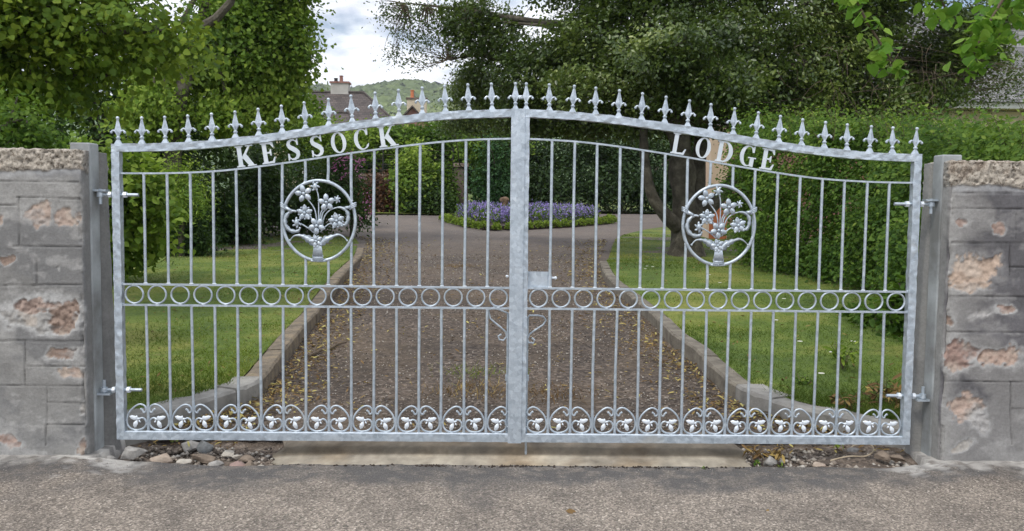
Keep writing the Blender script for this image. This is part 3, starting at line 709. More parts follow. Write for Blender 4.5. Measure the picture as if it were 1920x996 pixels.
    rearp=((np.arange(N)%nu)>=0)&(Yy>.15)&(X<2.3)&~cap; rear=np.maximum(rear,rearp*(0.012+.045*np.clip(1-Z/1.6,0,1)**1.3)*sstep(2.3,2.22,X))
    corner=(np.exp(-((Yy-yf)/.012)**2)*(X<xe+.02)*(~cap)); disp-=corner*np.clip(fbm(P,11,4,41)-.42,0,1)*.10
    X=X+NX*disp-rear; Yy=Yy+NY*disp; Z=Z+np.where(cap,(ag-.5)*.03,0)+(~cap)*np.where(Z>=topz_-.001,(ag-.5)*.012,0)
    foot=sstep(.35,.05,Z)*front; Yy=Yy-foot*.015
    V=np.stack([s*X,Yy,Z],1); F=grid_faces(nu,nz+len(ins)); 
    if s>0: F=F[:,::-1]
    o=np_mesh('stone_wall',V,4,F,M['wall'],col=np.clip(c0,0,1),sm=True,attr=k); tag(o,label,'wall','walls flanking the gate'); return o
wall(-1,'grey rendered stone wall left of the gate with scored block joints','''0,340 146,342;31,370 149,373;0,384 33,384;36,371 36,458;25,462 152,463;68,488 68,531;0,535 153,534;0,639 155,640;47,640 47,722;51,687 159,688;0,723 159,724;88,726 88,833;89,755 159,757;89,796 159,796;-60,465 20,462;-60,400 -2,400'''.split(';') and
 [tuple(tuple(float(n) for n in q.split(',')) for q in s_.split(' ')) for s_ in '0,340 146,342;31,370 149,373;0,384 33,384;36,371 36,458;25,462 152,463;68,488 68,531;0,535 153,534;0,639 155,640;47,640 47,722;51,687 159,688;0,723 159,724;88,726 88,833;89,755 159,757;89,796 159,796'.split(';')],
 [(74,406,17,22,PC,.3,.006),(124,412,26,18,PC,.2,.008),(0,414,8,13,PK,.5,.006),(12,487,20,9,BR,.6,.008),(78,590,66,32,(.34,.33,.31),1.,.003),(120,590,26,32,BR,.4,.008),(62,572,38,13,(.33,.25,.21),.3,.006),
  (122,664,30,13,BR,.8,.014),(138,708,22,13,PC,.5,.010),(20,830,28,12,PK,.5,.006),(158,836,8,16,BR,.6,.01),(153,772,6,10,(.4,.38,.35),.5,.01),(110,492,6,5,(.4,.4,.38),.4,.004)],
 (.265,.262,.25),(.19,.19,.187),1.622,322)
wall(1,'dark grey patched stone wall right of the gate with peach stones showing',
 [tuple(tuple(float(n) for n in q.split(',')) for q in s_.split(' ')) for s_ in '1788,362 1925,363;1788,391 1925,392;1784,455 1925,456;1905,401 1905,447;1893,456 1893,515;1893,501 1925,501;1778,556 1925,557;1776,623 1925,624;1774,715 1925,717;1895,717 1895,831;1898,767 1925,767'.split(';')],
 [(1802,421,17,9,PK,.5,.008),(1874,422,14,11,PK,.6,.008),(1826,510,48,34,(.48,.37,.29),.25,.010),(1880,584,22,12,PK,.9,.008),(1788,590,9,14,BR,.6,.01),(1800,664,34,28,(.31,.215,.18),.5,.014),(1868,672,48,22,(.40,.295,.24),.6,.012),
  (1808,772,32,30,(.42,.32,.265),.3,.010),(1836,792,20,22,(.36,.35,.34),.5,.004),(1800,838,24,10,(.4,.38,.35),.6,.006),(1835,595,14,6,(.38,.37,.36),.5,.004)],
 (.115,.112,.118),(.215,.21,.205),1.622,350)
# ================================================================== GROUND
def road_mat():
    m,nt,b=new_mat('speckled_tarmac'); a=node(nt,'ShaderNodeAttribute',attribute_name='Col'); sp=node(nt,'ShaderNodeSeparateColor'); nt.links.new(a.outputs['Color'],sp.inputs[0])
    v=noise_tex(nt,120,0,.5,'ShaderNodeTexVoronoi'); v2=noise_tex(nt,260,0,.5,'ShaderNodeTexVoronoi'); n=noise_tex(nt,3.2,5,.65)
    c=ramp(nt,v.outputs['Color'],[(.0,(.075,.068,.060)),(.3,(.145,.130,.112)),(.6,(.22,.197,.170)),(.84,(.33,.296,.258)),(1,(.55,.51,.46))])
    c2=ramp(nt,v2.outputs['Color'],[(0,(.6,.6,.6)),(1,(1.4,1.4,1.4))]); c=mix(nt,c,c2,1.,'MULTIPLY')
    lg=ramp(nt,n.outputs['Fac'],[(.3,(.74,.71,.69)),(.6,(1.22,1.17,1.12))]); c=mix(nt,c,lg,1.,'MULTIPLY')
    dk=ramp(nt,v2.outputs['Color'],[(0,(.06,.056,.054)),(.7,(.105,.098,.093)),(1,(.2,.19,.175))])
    c=mix(nt,c,dk,sp.outputs[0])
    cm=ramp(nt,n.outputs['Fac'],[(.3,(.36,.345,.32)),(.7,(.62,.60,.56))]); c=mix(nt,c,cm,sp.outputs[1])
    nt.links.new(c,b.inputs['Base Color']); b.inputs['Roughness'].default_value=.88
    bump(nt,b,v.outputs['Distance'],.6,.006); return m
M['road']=road_mat()
def roadz(x,y):
    return -.004+.034*sstep(-2.2,-.15,y)+.040*sstep(1.9,2.3,np.abs(x))*sstep(-.9,-.1,y)
# near, dense sheet
nx,ny=420,190
gx=np.linspace(-4.2,4.2,nx); gy=np.concatenate([np.linspace(-2.6,-.4,70)[:-1],np.linspace(-.4,.22,121)])[:ny]; ny=len(gy)
XX,YY=np.meshgrid(gx,gy); P=np.stack([XX.ravel(),YY.ravel(),0*XX.ravel()],1); x=P[:,0];y=P[:,1]
n1=fbm(P,4,4,51);n2=fbm(P,18,4,52);n3=fbm(P,1.3,3,53)
z=roadz(x,y)+(n2-.5)*.006+(n1-.5)*.008
ax=np.abs(x)
dark=sstep(-.52,-.34,y+(n1-.5)*.6+(n2-.5)*.2-.07*sstep(1.2,2.4,x))*(1-.45*sstep(.45,.62,n2))
dark=np.maximum(dark,.5*sstep(.56,.66,n3+(n1-.5)*.25)*sstep(-1.6,-.6,y)*(x<.6))
cem=sstep(.0,.07,(y+.25-(n1-.5)*.45-(n2-.5)*.35))*sstep(1.80,2.15,ax-(n1-.5)*.5)
cem=np.maximum(cem,.8*sstep(.55,.68,n1)*sstep(-.42,-.25,y)*sstep(1.9,2.3,ax))*(.4+.6*sstep(.35,.55,n2))
edge=np.where(np.abs(x)<2.14,-.115+(n1-.5)*.03+(n2-.5)*.018,.3)
# tarmac ends where the concrete threshold and the rubble hollows begin
pitL=sstep(-.9,-1.2,x)*sstep(-2.2,-1.9,x)
edge=edge-.05*pitL*np.exp(-((x+1.42)/.22)**2)+.03*pitL*np.exp(-((x+1.95)/.15)**2)
z=z-np.where(y>edge,.10*sstep(0,.02,y-edge),0)
np_mesh_col=np.stack([dark,cem*(y<=edge+.02),0*x],1)
V=np.stack([x,y,z],1)
o=np_mesh('road',V,4,grid_faces(nx,ny),M['road'],col=np_mesh_col,sm=True); tag(o,kind='structure')
mb=MB(); mb.add([(-80,-30,-.012),(80,-30,-.012),(80,-2.55,-.012),(-80,-2.55,-.012)],[(0,1,2,3)]); mb.add([(-80,-2.7,-.014),(-4.1,-2.7,-.014),(-4.1,.3,-.014),(-80,.3,-.014)],[(0,1,2,3)]); mb.add([(4.1,-2.7,-.014),(80,-2.7,-.014),(80,.3,-.014),(4.1,.3,-.014)],[(0,1,2,3)])
o=mb.build('road',M['road']); tag(o,kind='structure')
# base ground sheet to the horizon
m,nt,b=new_mat('meadow_ground'); t_=noise_tex(nt,.05,6,.7); nt.links.new(ramp(nt,t_.outputs['Fac'],[(.3,(.05,.07,.02)),(.7,(.10,.14,.04))]),b.inputs['Base Color']); b.inputs['Roughness'].default_value=1; M['meadow']=m
xs=np.array([-3000,-600,-120,-40,-15,0,15,40,120,600,3000.]); ys=np.array([-400,-60,-5,.05,.4,10,30,60,120,300,520,2600.])
XX,YY=np.meshgrid(xs,ys); zz=np.where(YY<.1,-.16,np.where(YY<60,-.06+.0375*YY,2.19+(YY-60)*.002))
o=np_mesh('ground',np.stack([XX.ravel(),YY.ravel(),zz.ravel()],1),4,grid_faces(len(xs),len(ys)),M['meadow']); tag(o,kind='structure')
# dirt under the gate
m,nt,b=new_mat('stony_dirt'); v=noise_tex(nt,60,0,.5,'ShaderNodeTexVoronoi'); n=noise_tex(nt,9,6,.7)
c=ramp(nt,n.outputs['Fac'],[(.3,(.055,.043,.034)),(.5,(.13,.105,.085)),(.7,(.24,.20,.165))]); c2=ramp(nt,v.outputs['Color'],[(0,(.6,.6,.6)),(1,(1.5,1.45,1.4))])
nt.links.new(mix(nt,c,c2,1.,'MULTIPLY'),b.inputs['Base Color']); b.inputs['Roughness'].default_value=.95; bump(nt,b,v.outputs['Distance'],.9,.012); M['dirt']=m
nx,ny=300,60; gx=np.linspace(-2.3,2.3,nx);gy=np.linspace(-.32,.6,ny); XX,YY=np.meshgrid(gx,gy); P=np.stack([XX.ravel(),YY.ravel(),0*XX.ravel()],1)
n1=fbm(P,6,4,61);n2=fbm(P,25,3,62); z=-.015+.03*sstep(-.1,.3,P[:,1])+(n1-.5)*.05+(n2-.5)*.022+.03*sstep(1.1,2.0,P[:,0])
P[:,2]=z; o=np_mesh('dirt',P,4,grid_faces(nx,ny),M['dirt'],sm=True); tag(o,kind='structure')
# concrete threshold with a pale worn lip
m,nt,b=new_mat('worn_concrete'); a_=node(nt,'ShaderNodeAttribute',attribute_name='Col'); n=noise_tex(nt,12,6,.7); n4=noise_tex(nt,2.5,4,.6)
g_=ramp(nt,n.outputs['Fac'],[(.25,(.7,.7,.7)),(.75,(1.3,1.3,1.3))]); c=mix(nt,a_.outputs['Color'],g_,1.,'MULTIPLY')
w_=ramp(nt,n4.outputs['Fac'],[(.5,(1,1,1)),(.75,(.7,.6,.48))]); c=mix(nt,c,w_,1.,'MULTIPLY')
nt.links.new(c,b.inputs['Base Color']); b.inputs['Roughness'].default_value=.9; n5=noise_tex(nt,70,4,.7); bump(nt,b,n5.outputs['Fac'],.5,.005); M['worn']=m
prof=[(-.165,-.06),(-.14,.012),(-.12,.022),(-.08,.027),(-.03,.031),(.02,.035),(.045,.041),(.055,.052),(.07,.066),(.12,.072),(.25,.076),(.40,.076),(.46,.05)]
nx=260; xs=np.linspace(-1.30,1.235,nx); V=[];C=[]
for j,(py,pz) in enumerate(prof):
    q=np.stack([xs,np.full(nx,py),np.full(nx,pz)],1); n1=fbm(q*[1,1,3],7,4,71); n2=fbm(q,30,3,72)
    xx=xs.copy(); k=np.exp(-(xs+1.30)/.12); xx+=k*((n1-.5)*.28+.04)+np.exp((xs-1.235)/.05)*(n1-.5)*.06
    zz=pz+(n1-.5)*.006+(n2-.5)*.003 - k*.02-np.exp((xs-1.235)/.04)*.02
    V.append(np.stack([xx,np.full(nx,py)+(n1-.5)*.01,zz],1))
    col=np.array((.345,.315,.26)) if py<.03 else (np.array((.17,.148,.115)) if py<.11 else np.array((.17,.148,.118)))
    C.append(np.tile(col,(nx,1))*(.45+1.1*n1[:,None])*(.75+.5*n2[:,None])*np.array([1,.97,.93])**(1+3*np.exp(-(xs/.12)**2))[:,None])
for side in (0,):
    pass
V=np.array(V).reshape(-1,3); C=np.array(C).reshape(-1,3); F=grid_faces(nx,len(prof))
nb=len(V); V=np.concatenate([V,V[:nx]*[1,1,0]+[0,.62,-.2],V[:nx]*[1,1,0]+[0,0,-.2]]); C=np.concatenate([C,C[:nx],C[:nx]])
# end caps
L=len(prof); 
o=np_mesh('threshold',V,4,np.concatenate([F,[[ (j)*nx,(j+1)*nx,nb,nb] for j in range(0)]]) if False else F,M['worn'],col=C,sm=True); tag(o,kind='structure')
mb=MB(); mb.box((-1.22,-.12,-.1),(1.215,.42,.015)); o2=mb.build('threshold',M['kerb']); tag(o2,kind='structure')
# driveway
def drive_mat():
    m,nt,b=new_mat('old_gravel_drive'); v=noise_tex(nt,42,0,.5,'ShaderNodeTexVoronoi'); n=noise_tex(nt,1.1,6,.7); n2=noise_tex(nt,14,5,.7)
    c=ramp(nt,v.outputs['Color'],[(0,(.035,.027,.022)),(.5,(.088,.069,.055)),(.85,(.155,.125,.102)),(1,(.30,.265,.225))])
    g=ramp(nt,n2.outputs['Fac'],[(.3,(.55,.53,.52)),(.7,(1.35,1.33,1.3))]); c=mix(nt,c,g,1.,'MULTIPLY')
    w=ramp(nt,n.outputs['Fac'],[(.46,(0,0,0)),(.62,(.5,.5,.5))]); c=mix(nt,c,(.115,.085,.055),w); w2=ramp(nt,noise_tex(nt,.8,5,.75).outputs['Fac'],[(.36,(.62,.62,.64)),(.6,(1.2,1.18,1.15))]); c=mix(nt,c,w2,1.,'MULTIPLY')
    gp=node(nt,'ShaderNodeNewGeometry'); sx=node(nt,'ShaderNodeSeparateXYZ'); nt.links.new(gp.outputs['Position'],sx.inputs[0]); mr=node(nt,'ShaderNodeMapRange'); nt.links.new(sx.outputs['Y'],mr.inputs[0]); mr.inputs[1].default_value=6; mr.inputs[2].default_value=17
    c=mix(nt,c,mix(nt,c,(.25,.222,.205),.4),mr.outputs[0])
    nt.links.new(c,b.inputs['Base Color']); b.inputs['Roughness'].default_value=.95; bump(nt,b,v.outputs['Distance'],.8,.012); return m
M['drive']=drive_mat()
gx=np.linspace(-3.2,3.6,240);gy=np.concatenate([np.linspace(.3,6,220)[:-1],np.linspace(6,30,120)])
XX,YY=np.meshgrid(gx,gy); XX=XX*np.where(YY>8,1+(YY-8)*.22,1); P=np.stack([XX.ravel(),YY.ravel(),0*XX.ravel()],1)
n1=fbm(P,2,4,81);n2=fbm(P,12,4,82); P[:,2]=gz(P[:,1])+(n1-.5)*.04+(n2-.5)*.018*(P[:,1]<8)+.012*sstep(.5,.3,P[:,1])
o=np_mesh('driveway',P,4,grid_faces(240,len(gy)),M['drive'],sm=True); tag(o,kind='structure')
# kerbs and lawns
KL=[(-2.235,.13),(-2.05,.36),(-1.86,.66),(-1.70,.95),(-1.66,1.2),(-1.73,2.0),(-1.8,2.8),(-1.88,3.95),(-1.97,4.8),(-2.2,7.2),(-2.38,9.6),(-2.75,12.5),(-3.0,14.2),(-3.5,15.7),(-4.8,17.0),(-8,17.8),(-16,18.2)]
KR=[(2.235,.13),(1.98,.33),(1.74,.55),(1.56,.82),(1.47,1.1),(1.46,1.6),(1.46,2.3),(1.42,2.9),(1.45,4.16),(1.42,5.64),(1.40,7.1),(1.58,9.6),(1.95,12.),(2.35,14.5),(2.75,16.5),(3.47,18.6),(4.86,21.2),(8,24),(16,27)]
def smooth_pl(pl,m=6):
    o=[]
    for i in range(len(pl)-1):
        a,b_,c,d=[Vector((*pl[min(max(i+k,0),len(pl)-1)],0)) for k in (-1,0,1,2)]
        for q in range(m):
            t=q/m; v=.5*((2*b_)+(c-a)*t+(2*a-5*b_+4*c-d)*t*t+(3*b_-a-3*c+d)*t**3); o.append((v.x,v.y))
    o.append(pl[-1]); return o
def offs(pl,d):
    o=[]
    for i,p in enumerate(pl):
        a=Vector(pl[max(i-1,0)]);b_=Vector(pl[min(i+1,len(pl)-1)]); t=(b_-a).normalized(); o.append((p[0]-t.y*d,p[1]+t.x*d))
    return o
def kerbh(y): return .095*float(1-sstep(8.5,11.5,np.array(y)))+.02
def kerb(pl,side,i0,i1,mat,w,length=.9):
    sp=smooth_pl(pl,12)[i0*12:i1*12+1]; Q=[Vector((*p,0)) for p in sp]; L=[0]
    for a,b_ in zip(Q,Q[1:]): L.append(L[-1]+(b_-a).length)
    xs=[q.x for q in Q]; ys=[q.y for q in Q]; at=lambda t:(float(np.interp(t,L,xs)),float(np.interp(t,L,ys)))
    t=0; mb=MB(); rr=random.Random(int(w*1000)+i0)
    while t<L[-1]-.05:
        e=min(t+length,L[-1]); g=.005; n=9; pts=[at(t+g+(e-t-2*g)*k/(n-1)) for k in range(n)]; ou=offs(pts,side*w); b1=offs(pts,side*.014); b2=offs(pts,side*(w-.01)); dz=rr.uniform(-.007,.007); dx_=rr.uniform(-.005,.005); V=[]
        for i in range(n):
            x,y=pts[i]; z=gz(y); h=kerbh(y)+dz+mnoise.noise(Vector((x*4,y*4,5)))*.010; c_=mnoise.noise(Vector((x*9,y*9,1)))*.006+dx_; ch=max(0,mnoise.noise(Vector((x*14,y*14,9))))*.018
            V+=[(x+c_,y,z-.08),(x+c_,y,z+h-.016-ch),(b1[i][0]+c_,b1[i][1],z+h),(b2[i][0],b2[i][1],z+h-.002),(ou[i][0],ou[i][1],z+h-.012),(ou[i][0],ou[i][1],z-.08)]
        F=[(i*6+k,(i+1)*6+k,(i+1)*6+k+1,i*6+k+1) for i in range(n-1) for k in range(5)]+[tuple(range(6)),tuple((n-1)*6+k for k in range(5,-1,-1))]
        if side<0: F=[f[::-1] for f in F]
        mb.add(V,F); t=e
    o=mb.build('kerb',mat); tag(o,kind='structure'); return o
kerb(KL,1,0,4,M['kerb'],.20); kerb(KL,1,4,11,M['kerbold'],.14)
kerb(KR,-1,0,4,M['kerb'],.20); kerb(KR,-1,4,11,M['kerbold2'] if 'kerbold2' in M else M['kerb'],.13)
def lawn_mat():
    m,nt,b=new_mat('mown_lawn'); n=noise_tex(nt,.7,6,.7); n2=noise_tex(nt,40,4,.7); n3=noise_tex(nt,5,5,.7)
    c=ramp(nt,n.outputs['Fac'],[(.36,(.055,.10,.014)),(.5,(.11,.165,.02)),(.62,(.21,.225,.045))])
    g=ramp(nt,n2.outputs['Fac'],[(.3,(.6,.6,.6)),(.7,(1.3,1.3,1.3))]); c=mix(nt,c,g,1.,'MULTIPLY')
    w=ramp(nt,n3.outputs['Fac'],[(.62,(0,0,0)),(.7,(.5,.5,.5))]); c=mix(nt,c,(.16,.11,.05),w)
    nt.links.new(c,b.inputs['Base Color']); b.inputs['Roughness'].default_value=.95; bump(nt,b,n2.outputs['Fac'],.7,.02); return m
M['lawn']=lawn_mat()
LAWN={}
def lawn(pl,side,w,xfar):
    sp=smooth_pl(pl,8); ed=offs(sp,side*(w-.01)); nv=40; V=[]
    E_=np.array(ed); 
    for k in range(nv):
        t=(k/(nv-1))**1.8
        X=E_[:,0]*(1-t)+xfar*t; Yk=E_[:,1]
        Q=np.stack([X,Yk,0*X],1); h=np.array([kerbh(q) for q in Yk])-.012
        Z=gz(Yk)+h+(fbm(Q,1.5,3,91)-.5)*.08*min(1,t*8)+.0
        V.append(np.stack([X,Yk,Z],1))
    V=np.array(V).reshape(-1,3); F=grid_faces(len(sp),nv)
    if side<0: F=F[:,::-1]
    o=np_mesh('lawn',V,4,F,M['lawn'],sm=True); tag(o,kind='structure'); return E_
EL=lawn(KL,1,.16,-16.); ER=lawn(KR,-1,.14,18.)
# verge at the back of the turning circle
gx=np.linspace(-30,30,60); gy=np.linspace(27.2,60,30); XX,YY=np.meshgrid(gx,gy); P=np.stack([XX.ravel(),YY.ravel(),gz(YY.ravel())+.05+0*XX.ravel()],1); P[:,1]+=np.sin(P[:,0]*.3)*.4
P[:,1]+=np.where(P[:,0]>0,3.0*sstep(0,3,P[:,0]),0)*(P[:,1]<30)
o=np_mesh('lawn',P,4,grid_faces(60,30),M['lawn'],sm=True); tag(o,kind='structure')
# grass blades
def grass(name,E_,side,n,ymax,xr,seed):
    r=np.random.default_rng(seed); y=ymax*r.random(n)**1.7+.35; xe=np.interp(y,*zip(*[(p[1],p[0]) for p in E_ if True][:120])); x=xe-side*(r.random(n)**1.25*xr*(1+y*.12))
    P=np.stack([x,y,np.zeros(n)],1); z=gz(y)+np.array(.095*(1-sstep(8.5,11.5,y))+.02)-.022+(fbm(np.stack([x,y,0*x],1),1.5,3,91)-.5)*.06
    keep=(x>-12)&(x<14); x,y,z=x[keep],y[keep],z[keep]; n=len(x)
    tall=fbm(np.stack([x,y,0*x],1),1.2,3,95); wild=np.exp(-((y-.9)/.7)**2)
    h=(.010+.014*r.random(n))*(.7+1.1*tall+.9*wild)*(.5+1.0*r.random(n)); w=.0026+.0012*y*.35; a=r.random(n)*2*PI
    dx,dy=np.cos(a)*w,np.sin(a)*w; lx,ly=r.normal(size=n)*h*.9,r.normal(size=n)*h*.9
    V=np.stack([np.stack([x-dx,y-dy,z],1),np.stack([x+dx,y+dy,z],1),np.stack([x+lx,y+ly,z+h],1)],1).reshape(-1,3)
    patch=fbm(np.stack([x,y,0*x],1),.55,3,96); var=np.clip((-.75 if side<0 else -.6)+2.0*patch+.45*r.random(n)-.2*wild,0,1)
    o=np_mesh(name,V,3,np.arange(n*3).reshape(-1,3),LM['grass'],attr=np.repeat(var,3)); tag(o,kind='stuff'); return o
grass('grass',EL,1,130000,17,5,1); grass('grass',ER,-1,130000,17,3.6,2)
# ================================================================== SMALL THINGS ROUND THE GATE
def rock(name,label,u,v,wpx,hpx,dpt,stops,cat='stone',group='loose stones under the gate',y=None,ang=0.,seed=0,flatk=1.,fz=None):
    c=Y(u,v,y if y is not None else -.02); s=.00275; rx,rz,ry=wpx*s*.5,hpx*s*.5,dpt*.5
    mb=MB(); n,m_=26,18; mb.ball((0,0,0),(1,1,1),n,m_); r=random.Random(seed); V=[]
    for p in mb.v:
        p=Vector(p); q=p+Vector((seed*3.3,0,0)); d=1+.38*mnoise.noise(q*1.1)+.14*mnoise.noise(q*3)
        p=p*d; 
        for ax in (Vector((r.uniform(-1,1),r.uniform(-1,1),.7)).normalized(),): pass
        p=Vector((max(-.85,min(.9,p.x)),max(-.85,min(.85,p.y)),max(-.7,min(.78*flatk+.1*p.x,p.z))))
        p=Vector((p.x*rx*1.15,p.y*ry,p.z*rz*1.25)); p=Matrix.Rotation(ang,3,'Y')@p; V.append(p+Vector(c))
    W_=[]
    pl=[(Vector((r.uniform(-1,1),r.uniform(-1,1),r.uniform(-.4,1))).normalized(),r.uniform(.42,.8)) for _ in range(11)]
    for p in V:
        q=Vector(p)-Vector(c); q=Vector((q.x/rx,q.y/ry,q.z/rz))
        for nn_,dd in pl:
            e=q.dot(nn_)-dd
            if e>0: q-=nn_*e*.96
        q+=Vector((1,1,1))*mnoise.noise(q*5+Vector((seed,0,0)))*.05
        W_.append(Vector((q.x*rx*1.22,q.y*ry*1.2,q.z*rz*1.22))+Vector(c))
    V=W_; mb.v=[tuple(p) for p in V]
    mt=noisy_mat('stone_'+name,stops,26,.9,.7,90,.006)
    o=mb.build(name,mt,None,sm=True,origin=c); tag(o,label,cat,group); return o
GRY=[(.3,(.20,.19,.175)),(.7,(.40,.385,.36))]; PAL=[(.3,(.36,.33,.28)),(.7,(.56,.52,.45))]; ORG=[(.3,(.30,.23,.18)),(.7,(.46,.385,.31))]; PNK=[(.3,(.24,.165,.145)),(.7,(.37,.265,.23))]; BRN=[(.3,(.13,.10,.075)),(.7,(.27,.215,.165))]; BLU=[(.3,(.15,.155,.155)),(.7,(.27,.28,.28))]
RS=[(248,849,54,20,.09,GRY,-.03,0,'large flat grey stone, leftmost of the loose stones',1.),
(305,857,40,14,.07,ORG,-.05,.05,'tan and orange stone right of the large flat grey stone',1.),
(345,865,30,12,.07,PAL,-.07,0,'small pale oval stone at the edge of the tarmac',1.),
(357,836,46,22,.10,GRY,.16,-.25,'tilted grey slab propped against the concrete behind the hollow',.6),
(388,840,34,22,.08,BLU,.14,.5,'dark angular stone beside the tilted grey slab',.8),
(378,856,44,15,.08,BRN,.0,.1,'brown wedge of stone in front of the tilted slab',.8),
(425,849,24,12,.06,PAL,.05,0,'little pinkish pale stone lying high in the hollow',1.),
(446,874,36,19,.09,PNK,-.09,0,'rounded pink stone at the tarmac edge',1.),
(470,871,20,18,.07,BRN,-.085,.3,'brown stone leaning on the rounded pink stone',1.),
(490,876,24,11,.06,PAL,-.1,0,'pale chunk of broken concrete left of the threshold',1.),
(462,858,28,10,.06,BRN,.0,0,'flat brown stone behind the rounded pink stone',.8),
(405,868,26,10,.05,GRY,-.08,0,'small grey lump between the oval and pink stones',1.),
(445,856,20,9,.05,PAL,.02,.2,'small pale lump above the pink stone',1.),
(1444,862,20,17,.06,GRY,-.05,0,'round grey cobble under the right gate leaf among weeds',1.),
(1422,878,12,6,.03,PAL,-.11,0,'tiny pale pebble left of its neighbour below the grey cobble',1.),
(1436,878,14,7,.035,PAL,-.11,0,'tiny pale pebble right of its neighbour below the grey cobble',1.),
(1534,871,26,9,.06,ORG,-.07,0,'flat peach stone lying in the dirt under the right leaf',1.),
(1494,880,12,6,.03,PAL,-.12,0,'small white pebble right of the weeds at the tarmac edge',1.),
(1652,853,28,16,.07,BRN,.0,.2,'dark clod of earth near the right gatepost',1.),
(1684,859,26,13,.06,BRN,-.02,-.1,'lower dark clod nearest the right gatepost',1.),
(1598,842,18,9,.05,GRY,.08,0,'small grey stone inside the looped cane',1.),
(206,858,16,9,.05,GRY,-.08,0,'grey cement lump at the foot of the left gatepost',1.)]
for i,(u,v,w,h,d,st,y,a_,lb,fk) in enumerate(RS): rock('stone',lb,u,v,w,h,d,st,y=y,ang=a_,seed=i+1,flatk=fk)
# rubble crumbs: countless
r=np.random.default_rng(5); n=1800; px=np.concatenate([r.uniform(-2.05,-1.2,n//2),r.uniform(1.2,2.1,n//2)]); py=r.uniform(-.13,.2,n); pz=-.004+.03*sstep(-.1,.3,py)+.012*(px>1.1)
def chunks(name,px,py,pz,sz,mat,rr):
    n=len(px); base=np.array([(1,0,0),(-1,0,0),(0,1,0),(0,-1,0),(0,0,1),(0,0,-1)],float); Fb=np.array([(0,2,4),(2,1,4),(1,3,4),(3,0,4),(2,0,5),(1,2,5),(3,1,5),(0,3,5)])
    V=base[None]*(.6+.8*rr.random((n,6,1)))*sz[:,None,None]*np.array([1,1,.7]); a=rr.random(n)*6.28; ca,sa=np.cos(a),np.sin(a)
    X=V[:,:,0]*ca[:,None]-V[:,:,1]*sa[:,None]; Yv=V[:,:,0]*sa[:,None]+V[:,:,1]*ca[:,None]
    V=np.stack([X+px[:,None],Yv+py[:,None],V[:,:,2]+pz[:,None]],-1).reshape(-1,3)
    o=np_mesh(name,V,3,(np.arange(n)[:,None,None]*6+Fb[None]).reshape(-1,3),mat,attr=np.repeat(rr.random(n),6)); tag(o,kind='stuff'); return o
m,nt,b=new_mat('gravel_crumb'); a_=node(nt,'ShaderNodeAttribute',attribute_name='var'); nt.links.new(ramp(nt,a_.outputs['Fac'],[(0,(.07,.055,.045)),(.4,(.17,.14,.115)),(.7,(.32,.27,.22)),(.92,(.45,.42,.37))]),b.inputs['Base Color']); b.inputs['Roughness'].default_value=.9; M['crumb']=m
chunks('rubble',px,py,pz,.003+.018*r.random(n)**2.2,M['crumb'],r)
n=14000; py=.45+11*r.random(n)**1.8; px=r.uniform(-1.9,1.6,n); chunks('gravel',px,py,gz(py)+.003,r.uniform(.0025,.008,n)*(1+py*.06),M['crumb'],r)
n=5000; px=r.uniform(-2.9,2.9,n); py=-.14-2.*r.random(n)**1.3; chunks('road_grit',px,py,roadz(px,py)+.001,r.uniform(.001,.0032,n),M['crumb'],r)
# soil crumbs along the lip of the threshold
n=260; px=np.concatenate([r.normal(-.45,.04,60),r.normal(-.02,.05,50),r.uniform(-1.2,1.2,110),r.normal(.6,.15,40)]); py=-.135+r.normal(size=260)*.008
m,nt,b=new_mat('dark_soil'); b.inputs['Base Color'].default_value=(.045,.033,.026,1); b.inputs['Roughness'].default_value=1; M['soil']=m
chunks('soil_crumbs',px,py,np.full(260,.032),r.uniform(.003,.009,260),M['soil'],r)
# fallen leaves along both kerbs and over the drive
n=9500; y=.4+15*r.random(n)**1.6
kl=np.interp(y,[p[1] for p in KL],[p[0] for p in KL]); kr=np.interp(y,[p[1] for p in KR],[p[0] for p in KR])
side=r.random(n); off=np.abs(r.normal(size=n))*(.14+.02*y); x=np.where(side<.36,kl+.03+off,np.where(side<.74,kr-.03-off*1.1,kl+(kr-kl)*r.random(n)))
clump=fbm(np.stack([x,y,0*x],1),2.2,3,101); keep=(clump+.25*r.random(n)>.56)|(side<.5); x,y=x[keep],y[keep]
C=np.stack([x,y,gz(y)+.012+.012*r.random(len(x))],1)
V,F,k=leaves_arr(C,(.014+.044*r.random(len(C))**1.5)*(1+.03*y),'long',2.0,.0)
o=np_mesh('fallen_leaves',V,4,F,LM['litter'],attr=np.repeat(np.clip(r.random(len(C)),0,1),k)); tag(o,kind='stuff')
n=420; x=np.concatenate([r.uniform(1.35,2.1,n//2),r.uniform(-2.1,-1.5,n//4),r.uniform(-3.,3.,n-n//2-n//4)]); y=np.concatenate([r.uniform(.1,.75,n//2),r.uniform(.1,.6,n//4),r.uniform(-2.2,-.1,n-n//2-n//4)])
keep=(y>0)|(r.random(n)<.06); x,y=x[keep],y[keep]; z=np.where(y<0,roadz(x,y)+.004,np.where(y<.3,.05,gz(y)+.02))
V,F,k=leaves_arr(np.stack([x,y,z],1),.02+.03*r.random(len(x)),'long',1.6,0); o=np_mesh('fallen_leaves',V,4,F,LM['litter'],attr=np.repeat(r.random(len(x)),k)); tag(o,kind='stuff')
n=700; sd_=r.random(n)<.65; y=.8+13*r.random(n)**1.3; xe_=np.where(sd_,np.interp(y,[p[1] for p in KL],[p[0] for p in KL])-.25,np.interp(y,[p[1] for p in KR],[p[0] for p in KR])+.25); x=xe_+np.where(sd_,-1,1)*r.random(n)**1.6*(1.5+.35*y)
